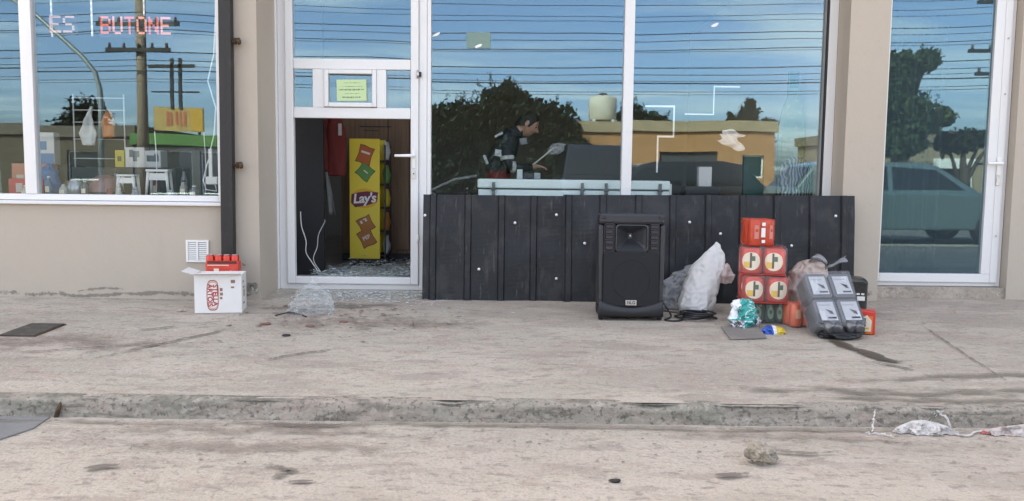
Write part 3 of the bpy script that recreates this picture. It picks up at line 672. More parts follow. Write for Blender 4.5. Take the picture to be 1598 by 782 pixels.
# round ends of the cans at the front foot
first = None
for k, (x, z) in enumerate([(-.10, .05), (-.035, .045), (.04, .05), (.105, .045)]):
    if first is None: first = MB().lathe([(.012, -.05), (.030, -.052), (.034, -.04), (.034, .05)], 16, M=Matrix.Rotation(R(-70), 4, 'X')).build('can', mat('dull_can_end', (.16, .165, .175), .3, .6), gp); c = first
    else: c = copy_tree(first, gp)
    c.location = (x, -.03, z); c.rotation_euler = (0, 0, R(rnd(-20, 20)))
f = film_box(.345, .17, .40, FILMD, gp, .012, 2); f.matrix_local = Matrix.Translation((0, .0, .0)) @ Matrix.Rotation(R(-38), 4, 'X')
bag_mesh([(0, 0, -.028, .02, .02), (0, 0, -.026, .14, .10), (.01, 0, .0, .15, .10), (0, .02, .03, .12, .07), (0, .02, .035, .01, .01)], 90, 40, .022, 61, 12, 0, 1).build('dark_wrapping', BLACK, gp)

# black pack behind
o = thing('beer_pack', 'black printed pack standing against the foot of the beige pier', 'drink pack', (2.40, -.84, gz(-.84)), (0, 0, R(-12)))
m = MB(); loft(m, [[(x, y, 0) for x, y in rrect(.20, .20, .03, 4)], [(x, y, .25) for x, y in rrect(.205, .205, .03, 4)], [(x, y, .272) for x, y in rrect(.17, .17, .05, 4)]][::-1]); m.build('carton', mat('black_gloss_print', (.018, .02, .02), .3, layers=[(14, (.05, .06, .055), .55, .7, .8)], bump=(8, .6, .02)), o, bevel=.006)
for x0, z0, w, h in ((-.075, .195, .05, .018), (.03, .12, .05, .03), (.025, .16, .02, .012), (.055, .16, .02, .012), (-.05, .05, .05, .014)): bx(x0, x0+w, -.1055, -.1025, z0, z0+h).build('print', WHITE, o)
strap([(-.05, -.104, .15), (-.03, -.106, .12), (-.045, -.106, .09), (-.03, -.104, .06)], .012, 3).build('crease', SILV, o, solid=.001)
# orange pack at the far side
o = thing('can_pack', 'orange red printed carton standing right beside the grey wrapped pack', 'drink pack', (2.25, -1.435, gz(-1.435)), (0, 0, R(-22)))
m = MB(); m.box(-.07, .07, -.05, .05, 0, .15); m.build('carton', RED, o, bevel=.008)
bx(-.068, .055, -.0525, -.0502, .004, .118).build('front_print', ORANGE, o)
m = MB(); m.add([(-.02, -.0545, .02), (.045, -.0545, .02), (.048, -.0545, .09), (.02, -.0545, .125), (-.018, -.0545, .10)], [(0, 1, 2, 3, 4)]); m.build('label', CREAMLAB, o, solid=.0012)
bx(.0, .014, -.0562, -.0552, .05, .105).build('emblem', INK, o); bx(-.008, .035, -.0562, -.0552, .035, .045).build('emblem', BRANDY, o)

# snack packets and cardboard on the ground
m = MB(); zc = .009
m.add([(1.367, -1.33, gz(-1.33)+zc), (1.335, -1.70, gz(-1.7)+zc), (1.57, -1.655, gz(-1.66)+zc), (1.61, -1.33, gz(-1.33)+zc+.006)], [(0, 1, 2, 3)])
tag(m.build('cardboard', mat('grey_cardboard', (.20, .18, .165), .9, layers=[(8, (.27, .245, .22), .4, .7, .7)]), solid=.005), 'flat grey cardboard sheet lying under the teal packet', 'cardboard')
def packet(name, label, levels, mats, loc, rot, split, amp=.012, seed=1, fr=16):
    m = bag_mesh(levels, 110, 80, amp, seed, fr, 0, .8)
    o = m.build(name, mats); me = o.data
    for p in me.polygons: p.material_index = split(p.center) if split else 0
    o.location = loc; o.rotation_euler = rot
    return tag(o, label, 'snack packet')
TEAL = mat('teal_foil', (.015, .33, .30), .28, .25, bump=(30, .6, .01)); WFOIL = mat('white_foil', (.72, .74, .76), .3, .2, bump=(30, .6, .01)); SFOIL = mat('silver_foil', (.45, .47, .5), .25, .8, bump=(26, 1, .015))
BLUE = mat('blue_foil', (.02, .10, .42), .3, .2, bump=(26, .6, .01)); YELF = mat('yellow_foil', (.78, .56, .06), .3, .2, bump=(26, .6, .01))
packet('snack_packet', 'crumpled teal and white snack packet leaning on the green cans', [(-.03, 0, 0, .01, .01), (-.03, 0, .002, .07, .05), (-.01, .01, .06, .085, .045), (.0, .03, .13, .08, .03), (.0, .05, .19, .055, .015), (.0, .05, .20, .004, .004)], [TEAL, WFOIL, SFOIL], (1.515, -1.36, gz(-1.36)), (R(-8), R(-6), R(-12)),
       lambda c: 1 if c.x < -.035+.25*(c.z-.10) and c.z > .07 else (2 if c.z < .06 and c.x < -.0 else (1 if abs(noise.noise(Vector(c)*22)) < .05 else 0)), .022, 4, 13)
packet('snack_packet', 'small blue and yellow snack packet lying flat before the green cans', [(0, 0, 0, .01, .01), (0, 0, .002, .066, .055), (.005, 0, .018, .075, .06), (0, .005, .038, .05, .035), (.0, .005, .048, .006, .006)], [BLUE, YELF, WFOIL], (1.665, -1.47, gz(-1.47)), (R(6), 0, R(14)),
       lambda c: 1 if c.x > .012+.3*c.y else (2 if c.x > -.012+.3*c.y else 0), .018, 7, 18)
packet('snack_packet', 'dull silver torn packet peeking between the teal packet and green cans', [(0, 0, 0, .005, .005), (0, 0, .003, .04, .03), (0, 0, .05, .045, .025), (0, .01, .09, .02, .01), (0, .01, .095, .003, .003)], [SFOIL], (1.592, -1.30, gz(-1.3)), (0, 0, 0), None, .014, 9, 18)

# ================================================================== CARTON AND RED PACK BY THE PIER
bxo = thing('carton_box', 'white cardboard drinks carton with red lettering standing on the pavement by the gate upright', 'carton', (-2.03, -.93, gz(-.95)), (0, 0, R(10)))
m = MB(); X, Y, H, t = .155, .115, .262, .004
m.box(-X, X, -Y, -Y+t, 0, H); m.box(-X, X, Y-t, Y, 0, H); m.box(-X, -X+t, -Y+t, Y-t, .001, H-.001); m.box(X-t, X, -Y+t, Y-t, .001, H-.001); m.box(-X+t, X-t, -Y+t, Y-t, .002, .006)
m.build('box', WHITEP, bxo)
for nm, M_, sz in (('flap', Matrix.Translation((0, -Y, H)) @ Matrix.Rotation(R(-14), 4, 'X'), (X, .055)), ('flap', Matrix.Translation((0, Y, H)) @ Matrix.Rotation(R(186), 4, 'X'), (X, .07))):
    q = MB().box(-sz[0], sz[0], -sz[1] if nm == 'flap' and M_.translation.y < 0 else 0, .0 if M_.translation.y < 0 else sz[1], .001, .004).build(nm, WHITEP, bxo); q.matrix_local = M_
q = MB().box(-.085, 0, -Y, Y, .001, .004).build('flap', WHITEP, bxo); q.matrix_local = Matrix.Translation((-X, 0, H)) @ Matrix.Rotation(R(18), 4, 'Y')
q = MB().box(0, .085, -Y, Y, .001, .004).build('flap', WHITEP, bxo); q.matrix_local = Matrix.Translation((X, 0, H)) @ Matrix.Rotation(R(175), 4, 'Y')
# print: a cartouche with the lettering turned on its side
CART = Matrix.Translation((-.035, -Y-.0008, .125))
m = MB(); n = 30
def cart(k): return [(k*.040*math.copysign(abs(math.cos(2*math.pi*i/n))**.55, math.cos(2*math.pi*i/n)), k*.105*math.copysign(abs(math.sin(2*math.pi*i/n))**.7, math.sin(2*math.pi*i/n))) for i in range(n)]
for a, b, mt in ((1.0, .93, REDINK), (.88, .84, mat('gold_ink', (.45, .30, .08), .5))):
    A, B = cart(a), cart(b); m = MB()
    m.add([(x-.035, -Y-.0012, z+.122) for x, z in A]+[(x-.035, -Y-.0012, z+.122) for x, z in B], [(i, (i+1) % n, (i+1) % n+n, i+n) for i in range(n)]); m.build('emblem', mt, bxo, solid=.0006)
text('lettering', 'STELLA', .046, front(-.019, -Y-.0012, .122, 90), REDINK, bxo, ext=.0004, off=.0012)
text('lettering', 'ARTOIS', .046, front(-.054, -Y-.0012, .122, 90), REDINK, bxo, ext=.0004, off=.0012)
for (x, z, w, h) in ((.012, .15, .018, .022), (.012, .12, .02, .02), (.012, .095, .016, .016), (.085, .205, .028, .022), (.085, .17, .022, .012)): bx(x, x+w, -Y-.0012, -Y-.0004, z, z+h).build('print', mat('brown_print', (.30, .16, .12), .6), bxo)
for (y, z, w, h) in ((-.06, .20, .05, .012), (-.05, .16, .07, .012), (-.03, .10, .05, .05), (-.05, .05, .07, .012)): bx(X+.0004, X+.0012, y, y+w, z, z+h).build('print', mat('brown_print', (.30, .16, .12), .6), bxo)
# red pack of cans standing in the open box
o = thing('can_pack', 'red wrapped pack of four cans sticking out behind the white carton', 'drink pack', (-2.075, -.735, gz(-.735)), (0, 0, R(4)))
bx(-.115, .115, -.06, .06, 0, .205).build('crate', DARK, o, bevel=.004)
first = None
for ix in range(4):
    if first is None:
        first = MB().lathe([(.024, 0), (.029, .006), (.029, .145), (.025, .156), (.024, .158)], 16).build('can', REDC, o); c = first
        MB().lathe([(.0235, .1585), (.0245, .162), (.022, .162), (.021, .1595)], 16).build('rim', SILV, c)
    else: c = copy_tree(first, o)
    c.location = (-.087+ix*.058, -.02, .207)
bx(-.117, .117, -.053, .04, .207, .325).build('wrap', mat('red_carton_wrap', (.66, .06, .04), .35, layers=[(12, (.75, .12, .07), .5, .7, .6)], bump=(12, .5, .01)), o, bevel=.012)
for a, b, c, d in ((-.055, -.02, .225, .27), (.055, .07, .23, .255), (-.10, .05, .292, .297)): bx(a, b, -.0555, -.0535, c, d).build('print', CREAMLAB, o)
m = MB(); m.box(-.10, .105, -.0555, -.0535, .305, .324); m.build('dark_band', mat('dark_red_print', (.10, .02, .02), .5), o)
tag(rock_mesh(.028, 3, (1.3, .7, .5), 2).build('concrete_chip', CONC), 'small concrete chip beside the white carton', 'chip').location = (-2.28, -1.0, gz(-1)+.008)

# clear plastic bag by the door
o = tag(bag_mesh([(0, 0, 0, .02, .02), (0, 0, .002, .15, .11), (.0, 0, .05, .155, .11), (.01, .01, .11, .13, .09), (.0, .02, .17, .085, .05), (-.01, .03, .225, .022, .012), (-.015, .03, .250, .003, .003)], 110, 80, .034, 11, 7).build('clear_bag', CLEARB),
        'crumpled clear plastic bag on the pavement before the broken door', 'bag'); o.location = (-1.37, -1.02, gz(-1.0))
cable('plastic_strip', 'thin dark curved strip lying beside the clear plastic bag', [(-1.60, -1.12, gz(-1.12)+.004), (-1.52, -1.08, gz(-1.08)+.018), (-1.44, -1.10, gz(-1.1)+.012), (-1.38, -1.15, gz(-1.15)+.004)], .005, DARK, 'strip')

# ================================================================== LITTER, STAINS, STONE
STAIN = smear_mat('wet_stain', (.085, .065, .045), 9, .25, .5, .9, rough=.4)
DULL = smear_mat('dull_stain', (.13, .115, .10), 14, .3, .55, .8)
def stain(name, label, pts, w, mt, zf=gz, zoff=.0068, cat='stain'):
    return tag(smear(pts, w*1.5, zf, name, mt, None, zoff+.0015, 30), label, cat)
stain('liquid_stain', 'brown liquid trail running from under the grey wrapped pack', [(1.95, -1.66), (1.97, -1.82), (2.04, -1.98), (2.06, -2.1), (2.12, -2.24)], .052, STAIN)
stain('liquid_stain', 'faint short liquid trail closer to the kerb than the brown one', [(1.98, -2.2), (2.06, -2.28), (2.13, -2.38)], .014, DULL)
stain('dark_blotch', 'dark oil blotch on the street near the rough stone', [(.76, -3.70), (.82, -3.69), (.90, -3.68)], .026, DULL, zs)
stain('dark_blotch', 'dark smudge on the street below the grey asphalt patch', [(-1.58, -3.70), (-1.52, -3.68), (-1.46, -3.66)], .022, DULL, zs)
stain('dark_blotch', 'small grey smudge at the lower edge of the street near the middle of the photo', [(-.79, -3.81), (-.75, -3.80), (-.70, -3.80)], .014, DULL, zs)
stain('dark_blotch', 'brownish smear in the gutter below the clear plastic bag', [(-1.1, -3.15), (-.98, -3.13), (-.85, -3.14), (-.72, -3.12)], .025, DULL, zs)
# metal cover sunk in the pavement
o = thing('cover_plate', 'dark metal cover plate set in the pavement below the left window', 'cover', (-2.94, -1.64, gz(-1.64)+.006), (R(1.72), 0, 0))
MB().box(-.105, .10, -.165, .17, -.03, .004).build('plate', mat('dark_plate', (.075, .068, .06), .7, .3, layers=[(14, (.13, .11, .09), .45, .65, .8)], bump=(40, .5, .01)), o, bevel=.003)
frame_rect(MB(), -.115, .11, -.172, .177, .009, 0, .006).build('rim', RUST, o).matrix_local = Matrix.Rotation(R(-90), 4, 'X') @ Matrix.Translation((0, 0, 0))
# stone
o = tag(rock_mesh(.058, 5, (1.05, .8, .72), 4, .36, 1.9).build('rough_stone', mat('mortar_stone', (.33, .285, .225), .95, layers=[(20, (.22, .20, .17), .45, .65, .8), (60, (.5, .46, .40), .55, .7, .6)], bump=(50, .8, .01))), 'rough lump of broken mortar lying alone on the street', 'stone'); o.location = (.985, -3.52, -.175+.036); o.rotation_euler = (.2, .3, .4)
# white strips and rag by the kerb
o = tag(bag_mesh([(0, 0, 0, .01, .01), (0, 0, .003, .15, .035), (-.01, 0, .022, .13, .026), (-.02, .005, .05, .06, .012), (-.02, .005, .058, .003, .003)], 120, 30, .034, 13, 15, 0, 1).build('white_rag', BAGD), 'crumpled white plastic strip bundle lying against the kerb', 'litter'); o.location = (1.83, -3.12, -.175)
for k, (lb, P) in enumerate((('thin white loop of strapping sticking up from the white bundle', [(1.80, -3.13, -.19), (1.84, -3.12, -.13), (1.875, -3.11, -.10), (1.92, -3.12, -.13), (1.935, -3.13, -.19)]),
                             ('thin pale strap crossing the white bundle at a slant', [(1.76, -3.15, -.193), (1.82, -3.14, -.155), (1.88, -3.13, -.105), (1.90, -3.12, -.10)]),
                             ('short white strap standing against the kerb apart from the bundle', [(1.585, -3.14, -.19), (1.60, -3.11, -.15), (1.615, -3.09, -.105)]),
                             ('short pale strap lying flat at the foot of the kerb', [(1.55, -3.15, -.193), (1.62, -3.16, -.192), (1.65, -3.2, -.193)]))):
    m = MB(); Pv = [Vector(p) for p in P]
    def f(u, v):
        t = u*(len(Pv)-1); i = min(int(t), len(Pv)-2); return Pv[i].lerp(Pv[i+1], t-i) + Vector((.6, .1, .5))*(v-.5)*.013 + Vector((.012*noise.noise(Vector((u*9, k, 0))), 0, .012*noise.noise(Vector((u*9, k, 5)))))
    tag(m.grid(f, 14, 3).build('white_strap', BAGD, solid=.002), lb, 'strap', 'white straps by the kerb').location = (0, 0, .025)
RAG = mat('red_white_cloth', (.50, .45, .42), .8, layers=[(5, (.55, .10, .10), .5, .54, .85), (17, (.24, .15, .13), .52, .64, .7)], bump=(30, .6, .01))
o = tag(bag_mesh([(0, 0, 0, .01, .01), (0, 0, .003, .26, .038), (0, 0, .022, .24, .030), (.03, .005, .042, .15, .016), (.03, .005, .05, .003, .003)], 150, 30, .030, 17, 13, 0, 1).build('striped_rag', RAG), 'crumpled red and white rag lying along the kerb', 'rag'); o.location = (2.32, -3.13, -.175)
cable('pale_string', 'thin pale string running from the white bundle to the striped rag', [(1.94, -3.15, -.193), (1.99, -3.17, -.193), (2.05, -3.12, -.19), (2.12, -3.13, -.185)], .005, BAGD, 'string').location = (0, 0, .025)
# crumbs: stuff
def crumbs(name, label, cat, n, fn, mt, smin, smax, seed):
    rg = random.Random(seed); m = MB()
    for _ in range(n):
        x, y, z = fn(rg); s_ = smin+(smax-smin)*rg.random()**3
        vs_ = [Vector((rg.uniform(-1, 1), rg.uniform(-1, 1), rg.uniform(.1, 1)*.6)).normalized()*s_ for _ in range(5)]
        m.add([(x+v.x*1.3, y+v.y, z+v.z*.55) for v in vs_], [(0, 1, 2), (0, 2, 3), (0, 3, 4), (1, 2, 4), (2, 3, 4)])
    o = m.build(name, mt); tag(o, label, cat, kind='stuff'); return o
def near_door(rg):
    x = rg.gauss(-1.2, .35); y = -.75-abs(rg.gauss(0, .42)); return x, y, gz(y)+.004
crumbs('debris', 'scattered brown and grey crumbs of debris before the broken door', 'debris', 300, near_door, mat('brown_crumbs', (.20, .13, .10), .9), .004, .022, 1)
def pave_any(rg):
    x = rg.uniform(-3.3, 3.3); y = rg.uniform(-2.9, -.6); return x, y, gz(y)+.004
crumbs('gravel', 'tiny stone grit scattered over the pavement', 'grit', 900, pave_any, mat('grit', (.22, .19, .165), .95), .002, .009, 2)
def street_any(rg):
    x = rg.uniform(-2.6, 2.8); y = -3.04-abs(rg.gauss(0, .35)); return x, y, -.172
crumbs('gravel', 'tiny stone grit along the gutter and street', 'grit', 900, street_any, mat('grit', (.22, .19, .165), .95), .002, .010, 3)
def kerb_top(rg):
    x = rg.uniform(-3, 3); return x, -2.99+rg.uniform(-.05, .03), -.094+rg.uniform(-.05, 0)
for k, (x, y, s_, lb) in enumerate([(-1.28, -1.45, .022, 'reddish brown flake on the pavement, nearest the clear bag'), (-1.10, -1.30, .02, 'reddish flake on the pavement below the door sill'), (-1.58, -1.40, .026, 'flat brown flake between carton and clear bag'),
                                    (-1.36, -1.72, .02, 'dark chip on the pavement midway between the clear bag and kerb'), (.385, -3.755, .016, 'black chip alone on the street below the loudspeaker')]):
    zz = gz(y) if y > -3 else -.175
    o = tag(rock_mesh(s_, k+20, (1.4, .8, .4), 2).build('debris_flake', mat('flake_red', (.20, .10, .075), .9) if k < 3 else DARK), lb, 'flake', 'loose flakes on the ground'); o.location = (x, y, zz+.006)
o = tag(rock_mesh(.02, 33, (.5, .5, 2.4), 2).build('dry_twig', RUST), 'dry brown twig stuck on the kerb above the grey asphalt patch', 'twig'); o.location = (-2.03, -3.04, -.145); o.rotation_euler = (0, .35, 0)
# broken glass: heap inside the door, scatter outside
def heap(rg):
    x = rg.uniform(-1.66, -.86); y = .10+abs(rg.gauss(.45, .42)); h_ = max(0, .085+.12*noise.noise(Vector((x*5, y*4, 0)))-.02*y); return x, y, .024+h_*rg.random()
crumbs('broken_glass', 'heap of shattered glass on the floor just inside the broken door', 'broken glass', 6500, heap, mat('glass_crumb', (.68, .77, .78), .15, spec=1, see=.08), .005, .024, 5)
def heap2(rg):
    x = -1.62+abs(rg.gauss(0, .22)); y = .12+abs(rg.gauss(.3, .3)); return x, y, .03+.06*rg.random()*rg.random()
crumbs('broken_glass', 'brightest heap of white glass crumbs inside the door at the hinge side', 'broken glass', 1500, heap2, mat('white_glass_crumb', (.75, .80, .80), .2, spec=1), .005, .022, 15)
def outside(rg):
    x = rg.gauss(-1.15, .38); y = -.08-abs(rg.gauss(0, .28)); return x, y, gz(y)+.004
crumbs('broken_glass', 'shattered glass crumbs on the pavement before the door sill', 'broken glass', 2600, outside, mat('glass_crumb', (.68, .77, .78), .15, spec=1, see=.08), .004, .015, 6)

# ================================================================== INSIDE: behind the broken door
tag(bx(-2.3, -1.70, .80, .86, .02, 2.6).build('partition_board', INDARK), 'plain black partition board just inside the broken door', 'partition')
o = thing('red_coat', 'dark red coat hanging behind the broken door beside the yellow stand', 'coat', (-1.68, 1.22, 0))
bag_mesh([(0, 0, .91, .01, .01), (0, 0, .915, .105, .05), (0, 0, 1.1, .105, .06), (0, 0, 1.35, .095, .06), (0, 0, 1.52, .05, .045), (0, 0, 1.56, .01, .01)], 40, 24, .014, 4, 5).build('body', mat('red_cloth', (.17, .025, .022), .9), o)
bag_mesh([(-.09, -.03, .95, .01, .01), (-.09, -.03, .96, .03, .03), (-.10, -.02, 1.2, .035, .035), (-.09, 0, 1.46, .04, .04), (-.08, 0, 1.48, .01, .01)], 24, 14, .008, 6, 6).build('sleeve', mat('red_cloth', (.17, .025, .022), .9), o)
bx(.045, .075, -.075, -.066, 1.29, 1.40).build('tag', mat('tag_grey', (.5, .5, .48), .6), o)
m = MB()
def scarf(u, v):
    z = .95-.40*u; return (-1.765+.075*u+.055*(v-.5), 1.14+.02*math.sin(v*6+u*5), z)
tag(m.grid(scarf, 14, 7).build('grey_scarf', mat('grey_cloth', (.20, .20, .19), .9), solid=.004), 'grey cloth strip hanging below the red coat', 'cloth')
bx(-.12, .13, .05, .08, 1.50, 1.54).build('coat_rail', WOOD, o)
# crisps stand seen on its printed side
st = thing('crisps_stand', 'tall yellow crisps stand with printed side panel inside the broken door', 'display stand', (-1.455, 1.72, .02), (0, 0, R(-1)))
bx(-.155, .145, -.17, -.155, .075, 1.26).build('side_panel', YEL, st, bevel=.004)
bx(-.155, .145, .15, .165, .075, 1.26).build('side_panel', YEL, st, bevel=.004)
bx(-.155, -.14, -.154, .149, .076, 1.255).build('back_panel', YEL, st)
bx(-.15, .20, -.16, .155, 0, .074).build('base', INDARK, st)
for k in range(5): bx(-.138, .20, -.152, .147, .10+k*.235, .112+k*.235).build('shelf', INDARK, st)
for y in (-.165, .16): MB().box(.19, .205, y-.006, y+.006, .02, 1.20).build('post', INDARK, st)
rg = random.Random(4)
cl = [('white', (.6, .6, .58)), ('green', (.12, .3, .08)), ('yellow', (.6, .45, .05)), ('orange', (.55, .2, .04)), ('pale', (.5, .52, .5))]
for k, (cn, cc) in enumerate(cl):
    o = bag_mesh([(0, 0, 0, .01, .01), (0, 0, .004, .022, .09), (0, 0, .09, .038, .10), (0, 0, .18, .012, .10), (0, 0, .185, .003, .09)], 24, 12, .006, k, 12).build('crisps_packet', mat(cn+'_packet', cc, .35))
    o.location = (-1.265, 1.68, .02+.115+(4-k)*.235-.0); tag(o, '%s crisps packet on the %s shelf of the yellow stand' % (cn, ('top', 'second highest', 'middle', 'second lowest', 'bottom')[k]), 'crisps packet', 'crisps packets on the yellow stand')
def print_poly(name, pts, mt, y=-.1712, th=.0012, par=st):
    m = MB(); n = len(pts); m.add([(x, y, z) for x, z in pts]+[(x, y-th, z) for x, z in pts], [tuple(range(2*n-1, n-1, -1))[::-1]] + [(i, (i+1) % n, (i+1) % n+n, i+n) for i in range(n)])
    return m.build(name, mt, par)
def packet_print(cx, cz, w, h, ang, col, edge, lines):
    c, s_ = math.cos(R(ang)), math.sin(R(ang))
    tr = lambda x, z: (cx+x*c-z*s_, cz+x*s_+z*c)
    def outl(k):
        P = [(-w/2, -h/2), (-w*.2, -h*.46), (w*.2, -h*.53), (w/2, -h/2), (w*.44, 0), (w/2, h/2), (w*.2, h*.47), (-w*.2, h*.53), (-w/2, h/2), (-w*.44, 0)]
        return [tr(x*k, z*k) for x, z in P]
    print_poly('printed_bag', outl(1.05), edge, -.1702); print_poly('printed_bag', outl(.95), col, -.1716)
    for x0, z0, x1, z1 in lines: print_poly('print', [tr(x0, z0), tr(x1, z0), tr(x1, z1), tr(x0, z1)], mat('print_white', (.7, .66, .6), .5), -.1730)
    return tr
DRK = mat('print_brown', (.12, .05, .02), .5)
packet_print(.0, 1.10, .145, .17, -18, mat('print_red_orange', (.48, .11, .03), .5), DRK, [(-.045, .015, .045, .035)])
packet_print(.0, .935, .15, .135, -38, mat('print_green', (.10, .27, .07), .5), mat('print_dark_green', (.03, .10, .03), .5), [(-.02, .0, .03, .012)])
tr = packet_print(.005, .42, .145, .14, 28, mat('print_orange_brown', (.42, .15, .04), .5), DRK, [(-.04, .02, -.02, .05), (.01, .02, .03, .05), (-.005, .045, .03, .055)])
packet_print(.015, .28, .145, .16, 28, mat('print_orange_brown', (.42, .15, .04), .5), DRK, [])
text('lettering', 'PEP', .052, Matrix.Translation((.012, -.1732, .285)) @ Matrix.Rotation(R(-28), 4, 'Y') @ FRONT, mat('print_white', (.7, .66, .6), .5), st, off=.001)
n = 28
EL = lambda a, b, z0: [(-.005+a*math.cos(2*math.pi*i/n), z0+b*math.sin(2*math.pi*i/n)) for i in range(n)]
print_poly('emblem', EL(.135, .098, .675), mat('print_deep_yellow', (.78, .42, .03), .5), -.1702)
print_poly('emblem', [(-.135, .715), (-.14, .63), (-.10, .585), (.02, .605), (.115, .64), (.13, .735), (.02, .745), (-.06, .735)], mat('print_maroon', (.16, .02, .05), .5), -.1716)
text('lettering', "Lay's", .130, Matrix.Translation((-.008, -.1731, .672)) @ Matrix.Rotation(R(-4), 4, 'Y') @ FRONT, mat('print_white2', (.8, .78, .74), .5), st, shear=.18, off=.0035, spacing=.92)
# wooden cupboard
wd = thing('wooden_cupboard', 'tall brown wooden cupboard behind the yellow crisps stand', 'cupboard', (-1.30, 2.05, .02))
bx(-.50, .32, .02, .5, .08, 2.1).build('body', WOOD, wd, bevel=.004)
bx(-.495, -.01, 0, .019, .12, 2.07).build('door', WOOD, wd, bevel=.004); bx(.0, .215, 0, .019, .12, 2.07).build('door', WOOD, wd, bevel=.004); bx(.225, .315, -.02, .019, .05, 2.08).build('stile', WOOD, wd, bevel=.004)
bx(-.50, .32, .03, .5, 0, .079).build('plinth', INDARK, wd)
m = MB(); m.box(-.30, .03, -.006, -.001, 1.40, 1.412); m.box(-.26, -.10, -.006, -.001, 1.36, 1.368); m.build('carving', INDARK, wd)
cable('white_cable', 'thin white cord hanging inside the door next to the hinge side', [(-1.735, .12, .62), (-1.73, .13, .50), (-1.70, .15, .38), (-1.705, .17, .28), (-1.66, .2, .19), (-1.62, .22, .12)], .0038, WHITE, 'cord')
cable('white_cable', 'thin white cord dangling left of the yellow crisps stand', [(-1.68, .75, .52), (-1.675, .72, .50), (-1.70, .6, .40), (-1.69, .5, .30), (-1.70, .4, .20), (-1.62, .3, .11)], .0038, WHITE, 'cord')

# ================================================================== INSIDE: behind the big window
fz = thing('chest_freezer', 'pale turquoise chest freezer with metal hinges behind the big window', 'freezer', (.51, .54, .02))
bx(-.80, .80, -.25, .25, .04, .80).build('body', FREEZ, fz, bevel=.012); bx(-.805, .805, -.26, .255, .808, .885).build('lid', FREEZ, fz, bevel=.012)
bx(-.77, .77, -.24, .24, .0, .039).build('plinth', INDARK, fz); bx(-.79, .79, -.252, .24, .8005, .8075).build('seal', INK, fz)
for x in (-.67, .07, .27, .72):
    m = MB(); m.box(x-.014, x+.014, -.275, -.2505, .70, .79); m.box(x-.012, x+.012, -.280, -.2605, .81, .86); m.tube([(x-.02, -.272, .80), (x+.02, -.272, .80)], .010, 8); m.build('hinge', mat('dull_metal', (.18, .19, .19), .4, .8), fz)
bx(.395, .53, -.2535, -.2505, .72, .765).build('label', INK, fz)
m = MB()
for k in range(5): m.box(.405+k*.024, .421+k*.024, -.2545, -.2536, .733, .752)
m.build('print', FREEZ, fz)
bx(.805, .83, -.2, .2, .5, .86).build('side_handle', WHITE, fz, bevel=.004)
m = MB(); m.tube([(-.83+.25*0, -.1, .70), (-1.1, -.12, .72), (-1.22, -.1, .80), (-1.0, -.1, .90), (-.82, -.08, .93)], .012, 8)
tag(m.build('pale_hose', BAGG), 'pale hose curling beside the chest freezer behind the window', 'hose').location = (.51, .54, 0)

